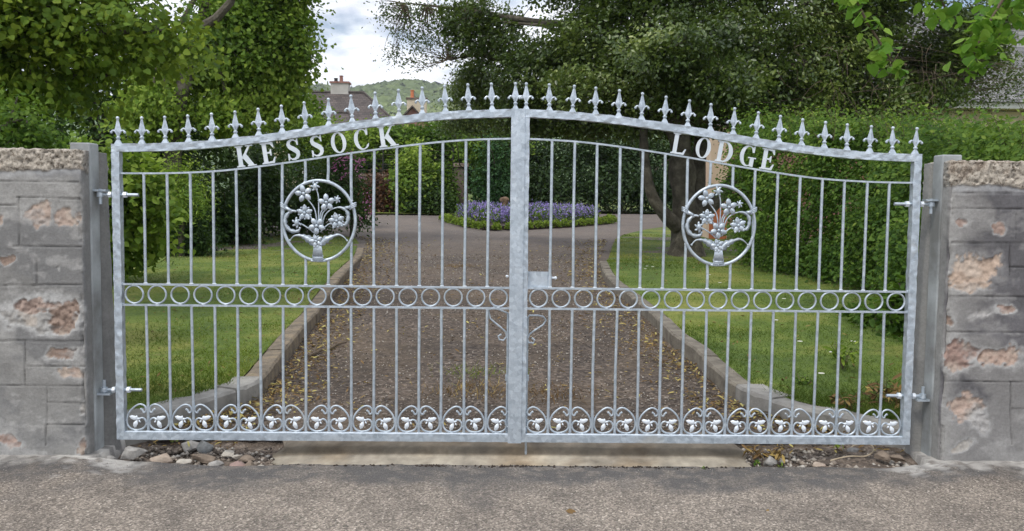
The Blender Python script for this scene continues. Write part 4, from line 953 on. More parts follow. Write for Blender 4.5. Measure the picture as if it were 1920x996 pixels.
z=gz(y)+.095*(1-sstep(8.5,11.5,y))+.03; V,F,k=leaves_arr(np.stack([x,y,z],1),(.02+.03*r.random(n))*(1+.05*y),'long',1.6,0); o=np_mesh('fallen_leaves',V,4,F,LM['litter'],attr=np.repeat(r.random(n)*.7,k)); tag(o,kind='stuff')
# single curled leaf on the road
def onroad(u,v):
    d=CR*(u-960)/FPX+CU*(498-v)/FPX+CF; t=(.022-CAM[2])/d[2]; return CAM+d*t
for (u,v,sz,lb,vv) in ((1060,960,.055,'curled brown leaf lying alone on the bare road',.35),(1426,912,.035,'dark brown leaf on the road below the right threshold end',.1),(1441,957,.022,'small greenish leaf on the open road at right',.5)):
    c=onroad(u,v); V,F,k=leaves_arr(np.array([c])+[[0,0,.006]],sz,'oval',1.5,0); o=np_mesh('dead_leaf',V,4,F,LM['litter'],origin=Vector(c),attr=np.full(k,vv)); tag(o,lb,'leaf','single leaves on the road')
# looped cane
pts=[Y(u,v,y) for u,v,y in ((1557,864,-.06),(1590,856,-.03),(1620,856,0),(1634,850,.04),(1638,842,.08),(1632,834,.12),(1618,832,.14),(1600,836,.12),(1592,846,.08))]
mb=MB(); q=cr([(p[0],p[2]) for p in pts],4); yy=np.interp(np.linspace(0,1,len(q)),np.linspace(0,1,len(pts)),[p[1] for p in pts]); mb.tube([(a[0],b_,a[1]) for a,b_ in zip(q,yy)],.0042,6)
M['straw']=noisy_mat('dry_cane',[(.3,(.30,.24,.16)),(.7,(.48,.40,.29))],15,.8,.2,60)
o=mb.build('bent_cane',M['straw'],sm=True); tag(o,'pale dry cane bent into a loop under the right gate leaf','cane')
mb=MB(); pts=[Y(u,v,y) for u,v,y in ((1450,828,.12),(1462,833,.10),(1474,842,.06),(1480,856,.0),(1479,868,-.05))]; mb.tube(pts,.0035,6); mb.tube([Y(1453,846,.08),Y(1462,838,.09),Y(1474,842,.06)],.0028,6)
o=mb.build('thin_root',M['twig'],sm=True); tag(o,'thin dark curved root beside the dry weed','root')
# weeds
def weed(u,v,y,label,mat,n,h,kind='long',size=.04,cat='weed',vr=(0,1),name='weed'):
    c=Y(u,v,y); t=empty(name,c,label,cat,'weeds around the gateway'); mb=MB(); L=[]
    for i in range(max(3,n//6)):
        a=random.uniform(0,6.28); e=Vector((math.cos(a),math.sin(a),0))*h*random.uniform(.2,.8)+Vector((0,0,h*random.uniform(.5,1))); p=[Vector(c)+Vector((0,0,-.01)),Vector(c)+e*.5+Vector((0,0,h*.1)),Vector(c)+e]
        mb.tube(p,.0018,5)
        for k in range(6): L.append(p[1].lerp(p[2],random.uniform(-.3,1))+Vector((random.gauss(0,1),random.gauss(0,1),random.gauss(0,1)))*h*.12)
    mb.build('stem',M['twig'],t); add_leaves('leaves',np.array([tuple(q) for q in L]),size*(.6+.6*RNG.random(len(L))),kind,mat,t,RNG.uniform(vr[0],vr[1],len(L)),.6,.1)
weed(1414,862,-.04,'withered orange-brown weed at the right end of the threshold',LM['litter'],40,.07,'long',.05,vr=(.3,.7))
weed(1452,864,-.02,'withered tan weed between the threshold and the looped cane',LM['litter'],36,.06,'long',.05,vr=(.4,.8))
weed(1420,874,-.10,'little green weed below the withered ones',LM['hedge'],18,.03,'oval',.02)
weed(1462,882,-.12,'small green tuft at the tarmac edge right of the pebbles',LM['box'],18,.025,'long',.025)
weed(1318,884,-.15,'tiny green sprig on the tarmac edge below the threshold',LM['hedge'],10,.02,'oval',.015)
weed(325,832,.1,'yellow-green moss sprig beside the tilted grey slab',LM['box'],22,.04,'long',.02)
weed(1570,838,.16,'yellow-green creeping weed in front of the right kerb',LM['box'],40,.05,'long',.04)
weed(1690,830,.30,'leafy weed between the right leaf and gatepost',LM['hedge'],46,.10,'oval',.05)
weed(1606,805,.62,'dry brown stalky weed on the right verge behind the kerb',LM['litter'],60,.24,'long',.06,vr=(.1,.6))
weed(1660,780,.7,'broad dry weed against the right gatepost verge',LM['litter'],80,.26,'long',.08,vr=(.1,.8))
weed(300,770,.95,'broadleaf weed patch behind the left scrollwork',LM['hedge'],70,.10,'oval',.05)
weed(230,790,.8,'dark broadleaf weed beside the left gatepost',LM['sycamore'],60,.12,'oval',.05)
weed(1505,735,1.2,'flowering clover-like weed on the right verge',LM['hedge'],70,.12,'oval',.035)
weed(1580,690,1.6,'tall grassy weed in the right verge',LM['box'],70,.2,'long',.08)
# fallen branch on the drive
mb=MB(); P_=[G(*q,.02) for q in ((578,668),(588,664),(600,657),(618,654),(634,645),(650,641))]; mb.tube([Vector(p) for p in P_],[.013,.014,.012,.010,.008,.005],7); mb.tube([Vector(G(*q,.03)) for q in ((588,664),(592,652),(596,643))],[.009,.007,.004],6)
o=mb.build('fallen_branch',M['twig'],sm=True); tag(o,'forked fallen branch lying on the drive near the left kerb','branch')
mb=MB(); P_=[G(*q,.012) for q in ((760,740),(790,737),(820,742),(850,738))]
# tufts of dry grass on the drive
def tuft(u,v,label,n,h,mat,vr):
    c=G(u,v); t=np.array(c)+RNG.normal(size=(n,3))*[.16,.14,0]; t[:,2]=gz(t[:,1])+.0; a=RNG.random(n)*6.28; w=.003; hh=h*(.4+.8*RNG.random(n)); l=RNG.normal(size=(n,2))*h*.8
    V=np.stack([t-np.stack([np.cos(a)*w,np.sin(a)*w,0*a],1),t+np.stack([np.cos(a)*w,np.sin(a)*w,0*a],1),t+np.stack([l[:,0],l[:,1],hh],1)],1).reshape(-1,3)
    o=np_mesh('grass_tuft',V,3,np.arange(n*3).reshape(-1,3),mat,origin=Vector(c),attr=np.repeat(RNG.uniform(*vr,n),3)); tag(o,kind='stuff')
tuft(885,735,'thin brown grass tuft left of the meeting stiles',260,.05,LM['litter'],(.2,.8)); tuft(1030,740,'rusty dead grass tuft just right of the meeting stiles',260,.05,LM['litter'],(.1,.5)); tuft(890,700,'green grass tuft growing in the drive gravel',160,.05,LM['grass'],(.3,.9)); tuft(860,500,'orange dry grass patch across the far drive',200,.05,LM['litter'],(.3,.6))
# daisies
for i,(u,v) in enumerate(((1213,499),(1224,500),(1210,504),(1330,515),(1470,560),(1400,545),(1500,640),(1560,660),(1455,600),(1540,700),(1600,640),(1350,530))):
    c=G(u,v,.17); mb=MB(); k=.014
    for j in range(10):
        a=j*.628; mb.ball((c[0]+math.cos(a)*k,c[1]+math.sin(a)*k,c[2]),(.008,.008,.003),6,4)
    o=mb.build('daisy',LM['daisy'],None,origin=c); tag(o,'tiny white daisy in the right-hand lawn','flower','daisies on the right lawn')
    
# ================================================================== BACK OF THE GARDEN
# flower island
bedp=[(.75+(x-.75)*.9,y) for x,y in [(-2.2,23.5),(-1.6,21.0),(-.5,18.5),(.9,19.3),(2.4,20.7),(3.75,22.4),(3.9,24.5),(3.0,26.5),(.5,27.3),(-1.6,26.5)]]
def inpoly(P,poly):
    x,y=P[:,0],P[:,1]; c=np.zeros(len(P),bool); n=len(poly)
    for i in range(n):
        x1,y1=poly[i];x2,y2=poly[(i+1)%n]; k=((y1>y)!=(y2>y))&(x<(x2-x1)*(y-y1)/(y2-y1+1e-12)+x1); c^=k
    return c
mb=MB(); 
mb.v=[(x,y,gz(y)-.1) for x,y in bedp]+[(x,y,gz(y)+.12) for x,y in bedp]+[(.8,23,gz(23)+.25)]; n=len(bedp)
mb.f=[(i,(i+1)%n,(i+1)%n+n,i+n) for i in range(n)]+[(i+n,(i+1)%n+n,2*n) for i in range(n)]
o=mb.build('flower_bed',M['soil']); tag(o,kind='structure')
P=np.stack([RNG.uniform(-2.5,4.2,60000),RNG.uniform(18,27.5,60000)],1); P=P[inpoly(P,bedp)]
cx_,cy_=.8,23.; sc_=[(cx_+(x-cx_)*.86,cy_+(y-cy_)*.84) for x,y in bedp]
Pin=P[inpoly(P,sc_)]; Pf=Pin[:5200]; z=gz(Pf[:,1])
fl_=fbm(np.stack([Pf[:,0],Pf[:,1],0*z],1),1.1,3,111)
C=np.stack([Pf[:,0],Pf[:,1],z+.14+.30*RNG.random(len(z))**.8+.1*fl_],1); kp=fl_+.25*RNG.random(len(z))+.10*sstep(1.2,2.5,Pf[:,0])+.1*sstep(-.6,-1.4,Pf[:,0])>.61; C=C[kp]
C=(C[:,None,:]+RNG.normal(size=(len(C),7,3))*[.03,.03,.05]).reshape(-1,3)
V,F,k=leaves_arr(C,.035+.02*RNG.random(len(C)),'oval',.2,0); o=np_mesh('violet_flowers',V,4,F,LM['petal'],attr=np.repeat(RNG.random(len(C)),k)); tag(o,kind='stuff')
Pg=Pin[5200:12000]; C=np.stack([Pg[:,0],Pg[:,1],gz(Pg[:,1])+.12+.32*RNG.random(len(Pg))],1); V,F,k=leaves_arr(C,.10+.08*RNG.random(len(C)),'long',-.1,-.6); o=np_mesh('flower_foliage',V,4,F,LM['hedge'],attr=np.repeat(RNG.random(len(C)),k)); tag(o,kind='stuff')
# box edging bushes along its front
ep=smooth_pl([(.75+(x-.75)*.9,y) for x,y in [(-2.2,23.5),(-1.6,21.0),(-.5,18.6),(.9,19.35),(2.4,20.75),(3.75,22.5),(3.95,24.3)]],10); acc=0; last=ep[0]; spots=[ep[0]]
for p in ep:
    if (Vector(p)-Vector(last)).length>.30: spots.append(p); last=p
for i,(x,y) in enumerate(spots):
    t=empty('box_bush',(x,y,gz(y)),'low clipped yellow-green bush in the row edging the flower bed','bush','row of low bushes edging the flower bed')
    n=340; d=RNG.normal(size=(n,3)); d/=np.linalg.norm(d,axis=1,keepdims=True); d[:,2]=np.abs(d[:,2]); rr=.11+.07*RNG.random(); C=np.array([x,y,gz(y)+.05])+d*np.array([rr,rr,rr*1.25])*(.75+.35*RNG.random((n,1)))
    add_leaves('foliage',C,.05,'oval',LM['box'],t,np.clip(.25+.55*RNG.random(n)+.2*d[:,2],0,1),.5,0); mb=MB(); mb.tube([(x,y,gz(y)-.02),(x,y,gz(y)+.15)],.015,6); mb.build('stem',M['twig'],t)
# stump
c=G(945,405); c=np.array([.12,23.6,gz(23.6)+.15]); mb=MB(); mb.lathe(c,[(.17,-.05),(.13,.1),(.11,.25),(.12,.42),(.15,.5),(.16,.55),(.12,.62),(.05,.64)],12,.8)
mb.v=[tuple(Vector(v)+Vector((1,.5,.6))*mnoise.noise(Vector(v)*6)*.07) for v in mb.v]; o=mb.build('tree_stump',M['bark2'] if 'bark2' in M else noisy_mat('weathered_wood',[(.3,(.10,.06,.04)),(.6,(.24,.16,.10)),(.8,(.38,.31,.23))],8,.9,.8,20,.03),sm=True); tag(o,'weathered brown stump standing among the violet flowers','stump')
# garden wall, pier, gate
def boxobj(mb,x0,x1,y0,y1,z0,z1): mb.box((x0,y0,z0),(x1,y1,z1))
yw=30.
def X_(u,y=yw,v=350): return float(Y(u,v,y)[0])
def Z_(v,y=yw,u=760): return float(Y(u,v,y)[2])
t=empty('garden_wall',(X_(760),yw,gz(yw)),'low brown stone garden wall with a pale coping behind the drive','wall')
mb=MB(); mb.box((X_(600),yw,gz(yw)-.3),(X_(851),yw+.35,Z_(331))); mb.build('masonry',M['stonewall'],t)
mb=MB(); mb.box((X_(600),yw-.05,Z_(331)+.002),(X_(851),yw+.4,Z_(327))); mb.build('coping',M['coping'],t)
t=empty('gate_pier',(X_(864),yw-.1,gz(yw)),'square brown stone pier with a flat cap at the far garden gate','pier')
mb=MB(); mb.box((X_(852),yw-.15,gz(yw)-.3),(X_(877),yw+.4,Z_(312))); mb.build('shaft',M['stonewall'],t)
mb=MB(); mb.box((X_(850.5),yw-.22,Z_(312)+.002),(X_(878.5),yw+.47,Z_(305))); mb.build('cap',M['coping'],t)
t=empty('iron_gate',(X_(895),yw,gz(yw)),'narrow dark iron bar gate beyond the stone pier','gate')
x0,x1=X_(879),X_(925)
for i in range(12):
    x=x0+(x1-x0)*i/11; mb=MB(); mb.tube([(x,yw+.1,gz(yw)),(x,yw+.1,Z_(366))],.011,5); mb.build('bar',M['iron'],t)
for z in (gz(yw)+.12,Z_(370)): mb=MB(); mb.tube([(x0,yw+.1,z),(x1,yw+.1,z)],.014,5); mb.build('rail',M['iron'],t)
# wire fence on the low wall
t=empty('wire_fence',(X_(740),yw+.5,Z_(331)),'dark post and wire fence running above the low garden wall','fence')
for u in (600,655,715,790,848): x=X_(u); mb=MB(); mb.tube([(x,yw+.5,gz(yw)),(x,yw+.5,Z_(272))],.03,6); mb.build('post',M['iron'],t)
for v in (280,289,298,308,318): mb=MB(); mb.tube([(X_(598),yw+.5,Z_(v)),(X_(850),yw+.5,Z_(v))],.007,4); mb.build('wire',M['wire'] if 'wire' in M else M['bark'],t)
# ================================================================== HOUSES
def roofmat(name,c1,c2,sx=6.,sz=5.):
    m,nt,b=new_mat(name); g=node(nt,'ShaderNodeNewGeometry'); mp_=node(nt,'ShaderNodeMapping'); nt.links.new(g.outputs['Position'],mp_.inputs[0]); 
    br=node(nt,'ShaderNodeTexBrick'); br.inputs['Scale'].default_value=1; sp=node(nt,'ShaderNodeSeparateXYZ'); cb=node(nt,'ShaderNodeCombineXYZ'); nt.links.new(mp_.outputs[0],sp.inputs[0])
    ad=node(nt,'ShaderNodeMath',operation='ADD'); nt.links.new(sp.outputs[0],ad.inputs[0]); nt.links.new(sp.outputs[1],ad.inputs[1]); nt.links.new(sp.outputs[0],cb.inputs[0]); nt.links.new(sp.outputs[2],cb.inputs[1]); nt.links.new(cb.outputs[0],br.inputs['Vector'])
    br.inputs['Brick Width'].default_value=.3; br.inputs['Row Height'].default_value=.16; br.inputs['Mortar Size'].default_value=.012
    br.inputs['Color1'].default_value=(*c1,1); br.inputs['Color2'].default_value=(*c2,1); br.inputs['Mortar'].default_value=(c1[0]*.4,c1[1]*.4,c1[2]*.4,1)
    n=noise_tex(nt,1.2,5,.7); g2=ramp(nt,n.outputs['Fac'],[(.3,(.65,.65,.65)),(.7,(1.35,1.3,1.25))]); nt.links.new(mix(nt,br.outputs[0],g2,1.,'MULTIPLY'),b.inputs['Base Color'])
    b.inputs['Roughness'].default_value=.75; bump(nt,b,br.outputs['Fac'],-.5,.02); return m
M['slate']=roofmat('dark_brown_roof_tiles',(.065,.054,.051),(.105,.086,.08)); M['slate2']=roofmat('grey_slates',(.11,.113,.117),(.20,.203,.207))
M['glass']=noisy_mat('dark_window_glass',[(.3,(.02,.025,.03)),(.7,(.05,.06,.07))],2,.1,.0,10); M['whitep']=noisy_mat('white_paint',[(.3,(.62,.62,.60)),(.7,(.72,.72,.70))],3,.6,.1,20)
def hipped(name,label,u0,u1,ur0,ur1,vr,ve,y,depth,wallmat,chim):
    s=lambda u,v=200,yy=y: float(Y(u,v,yy)[0]); x0,x1=s(u0),s(u1); r0,r1=s(ur0),s(ur1); ze=float(Y(700,ve,y)[2]); zr=float(Y(650,vr,y+depth/2)[2]); zg=gz(y)
    t=empty(name,((x0+x1)/2,y,zg),label,'house','houses beyond the garden')
    mb=MB(); mb.box((x0+.4,y+.4,zg-.5),(x1-.4,y+depth-.4,ze)); mb.build('wall',wallmat,t)
    yc=y+depth/2; mb=MB(); mb.add([(x0,y,ze),(x1,y,ze),(x1,y+depth,ze),(x0,y+depth,ze),(r0,yc,zr),(r1,yc,zr)],[(0,1,5,4),(1,2,5),(2,3,4,5),(3,0,4),(3,2,1,0)]); rf=mb.build('roof',M['slate'],t)
    mb=MB(); mb.tube([(r0,yc,zr+.03),(r1,yc,zr+.03)],.12,6); mb.tube([(r1,yc,zr+.03),(x1,y,ze+.03)],.10,6); mb.build('ridge_tiles',M['slate'],rf)
    for (a,b_,vt,vb,yy,mt,pots) in chim:
        xa,xb=s(a,170,yy),s(b_,170,yy); zt=float(Y((a+b_)/2,vt,yy)[2]); zb_=float(Y((a+b_)/2,vb,yy)[2]); mb=MB(); mb.box((xa,yy,zb_-2),(xb,yy+.9,zt)); ch=mb.build('chimney',M[mt],rf)
        mb=MB(); mb.box((xa-.08,yy-.08,zt+.002),(xb+.08,yy+.98,zt+.13)); mb.build('chimney_cap',M['brick'],ch)
        for (up,hp,pm) in pots:
            xp=s(up,165,yy+.45); mb=MB(); mb.lathe((xp,yy+.45,zt+.13),[(.17,0),(.14,.1),(.13,hp),(.16,hp+.03),(.16,hp+.08)],10); mb.build('chimney_pot',M[pm],ch)
    # ground-floor windows facing the garden
    for k in range(3):
        xw=x0+(x1-x0)*(.2+.3*k); mb=MB(); mb.box((xw-.6,y+.36,zg+1.2),(xw+.6,y+.398,zg+2.6)); w=mb.build('window',M['whitep'],t); mb=MB(); mb.box((xw-.5,y+.33,zg+1.3),(xw+.5,y+.355,zg+2.5)); mb.build('pane',M['glass'],w)
    return t
hipped('hip_roofed_house','brown hip-roofed house with a tall grey chimney, beyond the left of the gate',500,752,560,664,174,238,58,9,M['cream'],[(620,653,156,190,62.3,'chim',[(630,.22,'iron'),(640,.42,'brick')])] if 'chim' in M else [(620,653,157,190,62.3,'cream',[(630,.2,'iron'),(639,.45,'brick')])])
# lower wing: smaller hip roof in front
hipped('low_roofed_outbuilding','lower brown-roofed outbuilding in front of the hip-roofed house',560,665,592,640,212,246,50,6,M['cream'],[])
# gabled house with orange pot
def gabled(name,label,u0,u1,vr,ve,y,depth,chim):
    s=lambda u,v=200,yy=y: float(Y(u,v,yy)[0]); x0,x1=s(u0),s(u1); ze=float(Y(770,ve,y)[2]); zr=float(Y(770,vr,y)[2]); zg=gz(y); xm=(x0+x1)/2
    t=empty(name,(xm,y,zg),label,'house','houses beyond the garden')
    mb=MB(); mb.add([(x0+.3,y+.3,zg-.5),(x1-.3,y+.3,zg-.5),(x1-.3,y+depth,zg-.5),(x0+.3,y+depth,zg-.5),(x0+.3,y+.3,ze),(x1-.3,y+.3,ze),(x1-.3,y+depth,ze),(x0+.3,y+depth,ze),(xm,y+.3,zr-.15),(xm,y+depth,zr-.15)],[(0,1,5,8,4),(1,2,6,5),(2,3,7,9,6),(3,0,4,7)]); mb.build('wall',M['brick'],t)
    mb=MB()
    for sg in (-1,1):
        xe=x0 if sg<0 else x1; V=[(xm,y,zr),(xm,y+depth+.3,zr),(xe,y+depth+.3,ze-.1),(xe,y,ze-.1)]; V+=[(a,b_,c-.15) for a,b_,c in V]
        mb.add(V,[(0,1,2,3),(7,6,5,4),(0,3,7,4),(1,5,6,2),(3,2,6,7),(0,4,5,1)])
    rf=mb.build('roof',M['slate'],t)
    for (a,b_,vt,yy,pots) in chim:
        xa,xb=s(a,190,yy),s(b_,190,yy); zt=float(Y((a+b_)/2,vt,yy)[2]); mb=MB(); mb.box((xa,yy,zt-4),(xb,yy+.9,zt)); ch=mb.build('chimney',M['cream'],rf); mb=MB(); mb.box((xa-.08,yy-.08,zt+.002),(xb+.08,yy+.98,zt+.12)); mb.build('chimney_cap',M['stonewall'],ch)
        for up,hp in pots: mb=MB(); mb.lathe((s(up,175,yy+.4),yy+.4,zt+.12),[(.2,0),(.15,.1),(.13,hp),(.17,hp+.03),(.17,hp+.1)],10); mb.build('chimney_pot',M['terracotta'],ch)
gabled('gabled_house','small gabled house with a cream chimney and an orange pot behind the gate rail',738,808,197,232,64,8,[(763,799,186,66,[(773,.55)])])
# right-hand house
yh=16.5; s=lambda u,v=230,yy=yh: float(Y(u,v,yy)[0]); zv=lambda v,u=1850,yy=yh: float(Y(u,v,yy)[2]); zg=gz(yh)
t=empty('slate_roofed_house',(9.,yh,zg),'slate-roofed cottage with cream trim behind the hedge on the right','house','houses beyond the garden')
xa,xb=s(1500),18.
mb=MB(); mb.box((xa,yh+.45,zg-.4),(xb,yh+9,zv(236))); mb.build('wall',M['brick'],t)
mb=MB(); mb.box((xa-.02,yh+.41,zv(236)+.003),(xb,yh+8.9,zv(205))); mb.build('cream_band',M['cream'],t)
mb=MB(); mb.box((xa-.2,yh,zv(203)),(xb,yh+.16,zv(192))); mb.build('fascia',M['whitep'],t)
mb=MB(); mb.box((xa-.2,yh+.165,zv(203)),(xb,yh+.6,zv(203)+.03)); mb.build('soffit',M['cream'],t)
zr=zv(192)+3.2; mb=MB(); mb.add([(xa-.3,yh-.1,zv(192)+.003),(xb,yh-.1,zv(192)+.003),(xb,yh+4.6,zr),(xa+3.4,yh+4.6,zr),(xb,yh+9.4,zv(192)),(xa-.3,yh+9.4,zv(192))],[(0,1,2,3),(3,2,4,5),(0,3,5)]); rf=mb.build('roof',M['slate2'],t)
# cream porch seen between the trunk and the hedge
yp=16.2; mb=MB(); mb.box((s(1332,330,yp),yp,zg-.2),(s(1366,330,yp),yp+.8,float(Y(1350,235,yp)[2]))); mb.build('porch_wall',M['peach'],t)
mb=MB(); mb.box((s(1334,330,yp)-.03,yp-.05,zg-.2),(s(1364,330,yp),yp-.003,float(Y(1350,388,yp)[2]))); mb.build('plinth',M['terracotta'],t)
for u in (1800,1880): 
    mb=MB(); x=s(u); mb.box((x-.45,yh+.40,zg+1.),(x+.45,yh+.447,zg+2.2)); w=mb.build('window',M['whitep'],t); mb=MB(); mb.box((x-.38,yh+.37,zg+1.07),(x+.38,yh+.397,zg+2.13)); mb.build('pane',M['glass'],w)
# ================================================================== TREES AND SHRUBS
tv=lambda u,v,y: tuple(Y(u,v,y))
# big limes overhanging from the left, close behind the wall
tree('lime_tree','broad lime tree with big yellow-green leaves overhanging the left wall',(-7.2,3.9,gz(3.9)),[(-7.2,3.9,.1),(-7.1,3.9,2.),(-6.8,3.8,4.)],.24,.14,
 [blob(40,20,3.0,150,110),blob(190,40,3.4,130,100),blob(290,60,3.2,90,60),blob(60,150,3.2,110,60),blob(180,150,3.6,80,50),blob(-80,60,3.2,140,150),blob(120,-120,3.6,200,110),blob(330,110,4.2,50,40),blob(-150,-80,3.,200,160)],
 640,30,.17,.056,'lime',LM['lime'],up=.55,droop=.35,flat=.30,nl=9,ntw=70,group='trees on the left of the drive')
tree('lime_sucker','leafy lime shoots growing behind the left gatepost',(-5.2,6.6,gz(6.6)),[(-5.2,6.6,.28),(-5.15,6.6,1.2)],.05,.03,
 [blob(255,330,6.,55,60),blob(270,420,6.2,42,60),blob(200,400,6,50,90),blob(215,480,6,30,30),blob(150,330,6.,60,80),blob(290,380,6.,28,60)],
 300,16,.13,.085,'lime',LM['sycamore'],cat='bush',up=.7,droop=.35,flat=.6,ntw=30,group='shrubs on the left of the drive',fname='foliage')
tree('wall_shrub','fine-leaved green shrub showing over the top of the left wall',(-4.6,1.9,gz(1.9)),[(-4.6,1.9,.15),(-4.55,1.9,1.)],.05,.03,
 [blob(20,230,1.6,70,60),blob(70,260,1.8,50,40),blob(110,290,2.0,30,30),blob(-60,220,1.8,80,80),blob(40,330,1.8,80,60)],
 260,18,.08,.042,'oval',LM['hedge'],cat='bush',up=.6,flat=.7,ntw=24,group='shrubs on the left of the drive',fname='foliage')
# sycamore with a leaning trunk
tp=[tuple(G(312,435,0)*[1,1,1]),tv(322,330,11.7),tv(333,197,11.7),tv(357,110,11.7),tv(380,50,11.7),tv(398,-40,11.7)]
tp[0]=(tp[1][0]-.1,10.9,gz(10.9)-.1)
tree('sycamore_tree','sycamore with a leaning grey trunk rising behind the left lawn',(tp[0][0],10.9,gz(10.9)),tp,.17,.11,
 [blob(440,60,12,70,80),blob(510,60,12.5,52,75),blob(548,40,12.5,28,55),blob(560,95,12.5,22,36),blob(480,150,12.5,60,45),blob(415,140,12.6,45,40),blob(290,190,11.6,40,45),blob(430,210,12,60,40),blob(520,185,12.5,45,35),
  blob(300,120,12.5,60,60),blob(470,-60,12.5,120,70),blob(540,-20,12.5,40,40),blob(540,140,12.5,26,24),blob(280,210,11.5,60,45),blob(500,-160,13,140,60)],
 2700,22,.19,.074,'lobed',LM['sycamore'],up=.55,droop=.2,flat=.5,ntw=140,nl=15,group='trees on the left of the drive')
mb=MB(); tt=bpy.data.objects['sycamore_tree']; mb.tube([tv(380,50,10.9),tv(405,35,10.9),tv(432,5,10.9),tv(450,-60,10.9)],[.09,.08,.07,.05],9); mb.build('branch',M['bark'],tt,sm=True)
# dark trees closing the view on the left
tree('dark_yew_tree','dark evergreen tree filling the gap behind the sycamore trunk',(-9.5,16.5,gz(16.5)),[(-9.5,16.5,.5),(-9.5,16.5,3.5)],.3,.2,
 [blob(130,60,16,190,150),blob(300,160,16.5,150,120),blob(380,260,17,130,90),blob(60,250,15,170,120),blob(430,120,17.5,90,110),blob(250,330,16,120,80),blob(480,290,17.5,80,70),blob(180,420,13,110,60),blob(100,-80,16,240,120)],
 1500,22,.34,.13,'oval',LM['dark'],flat=.7,shell=.5,ntw=60,group='trees on the left of the drive')
for i,(lb,nm,u,v,y,ru,rv,mt,n,sz,kd) in enumerate([
 ('dark green bush at the left edge of the lawn, next to the lime shoots','garden_shrub',345,420,10.5,48,62,'dark',300,.07,'oval'),
 ('bright fern-green shrub under the sycamore','garden_shrub',335,345,10.,38,52,'sycamore',240,.07,'long'),
 ('dark arching bush at the back left corner of the lawn','garden_shrub',420,395,13.5,58,58,'dark',330,.085,'oval'),
 ('mid green bush under the first letters of the left leaf','garden_shrub',480,345,15,55,75,'laurel',360,.10,'oval'),
 ('loose olive bush at the end of the left lawn','garden_shrub',560,350,16.5,60,85,'dark',420,.08,'oval'),
 ('fresh green bush rising behind the letters E and S','garden_shrub',590,255,18.5,55,45,'sycamore',330,.11,'oval'),
 ('yellow-green tall shrub in front of the brown roof','garden_shrub',560,215,20.,45,42,'hedge',300,.11,'oval'),
 ('deep green bush closing the far left of the lawn','garden_shrub',300,300,13,70,80,'laurel',380,.09,'oval')]):
    c=Y(u,v,y); 
    tree(nm,lb,(c[0],y,gz(y)),[(c[0],y,gz(y)-.05),(c[0]+.05,y,(c[2]+gz(y))/2)],.06,.04,[blob(u,v,y,ru,rv),blob(u-ru*.5,v+rv*.5,y-.3,ru*.6,rv*.6),blob(u+ru*.5,v+rv*.45,y-.2,ru*.6,rv*.6)],n,18,.16,sz,kd,LM[mt],cat='bush',flat=.7,ntw=20,group='shrubs on the left of the drive',fname='foliage')
# rhododendron with pink flowers
c=Y(660,350,15.5); tree('flowering_shrub','pink-flowering shrub at the bend of the drive',(c[0],15.5,gz(15.5)),[(c[0],15.5,gz(15.5)-.05),(c[0],15.5,1.3)],.05,.03,[blob(650,345,15.5,36,50),blob(640,300,15.8,34,30),blob(672,400,15.3,26,32),blob(620,360,15.8,40,60)],380,18,.13,.075,'oval',LM['dark'],cat='bush',flat=.7,ntw=20,group='shrubs on the left of the drive',fname='foliage')
rt=bpy.data.objects['flowering_shrub']; Cc=[]
for (u,v) in ((648,293),(655,300),(660,290),(640,298),(668,303),(673,312),(662,318),(678,330),(685,375),(690,380),(695,400),(682,412),(650,310),(634,305),(625,315),(676,300),(690,392),(645,330)):
    c=Y(u,v,15.); Cc.append(np.array(c)+RNG.normal(size=(10,3))*[.06,.06,.05])
Cc=np.concatenate(Cc); add_leaves('blossom',Cc,.06,'oval',LM['pink'],rt,RNG.random(len(Cc)),.3,0)
# shrubs before the low wall
SH=[('rusty brown-leaved bush in front of the low garden wall','brown_bush',712,365,28.5,36,38,'rust',420,.14),
 ('tall narrow green bush in front of the low wall','garden_shrub',778,330,28.3,30,68,'sycamore',420,.16),
 ('dark rounded bush at the foot of the tall narrow one','garden_shrub',800,370,27.8,36,34,'dark',330,.14),
 ('leafy bush directly left of the stone pier','garden_shrub',826,350,28.6,20,50,'hedge',240,.13),
 ('green tree spreading above the low wall','garden_shrub',720,262,33,80,28,'sycamore',500,.2),
 ('bushy tree over the stone pier','garden_shrub',830,262,33,70,34,'hedge',500,.19),
 ('dark tree right behind the left meeting stile','garden_shrub',925,262,31,60,34,'sycamore',420,.18),
 ('small conifer-like bush screening the iron gate','conifer',928,320,29,28,76,'fir',520,.13),
 ('dark laurel clump behind the meeting stiles','garden_shrub',960,350,31,34,56,'laurel',420,.16),
 ('dark thicket behind the wire fence','garden_shrub',700,305,36,90,48,'laurel',560,.2),
 ('dark thicket behind the pier and iron gate','garden_shrub',850,300,38,70,50,'laurel',520,.2)]
for lb,nm,u,v,y,ru,rv,mt,n,sz in SH:
    c=Y(u,v,y); tree(nm,lb,(c[0],y,gz(y)),[(c[0],y,gz(y)-.05),(c[0],y,(c[2]+gz(y))/2)],.08,.05,[blob(u,v,y,ru,rv),blob(u-ru*.4,v+rv*.3,y-.2,ru*.6,rv*.7),blob(u+ru*.4,v+rv*.3,y-.2,ru*.6,rv*.7)],n,20,.26,sz,'oval',LM[mt],cat='bush' if nm!='conifer' else 'conifer',flat=.75,ntw=16,group='bushes at the back of the garden',fname='foliage')
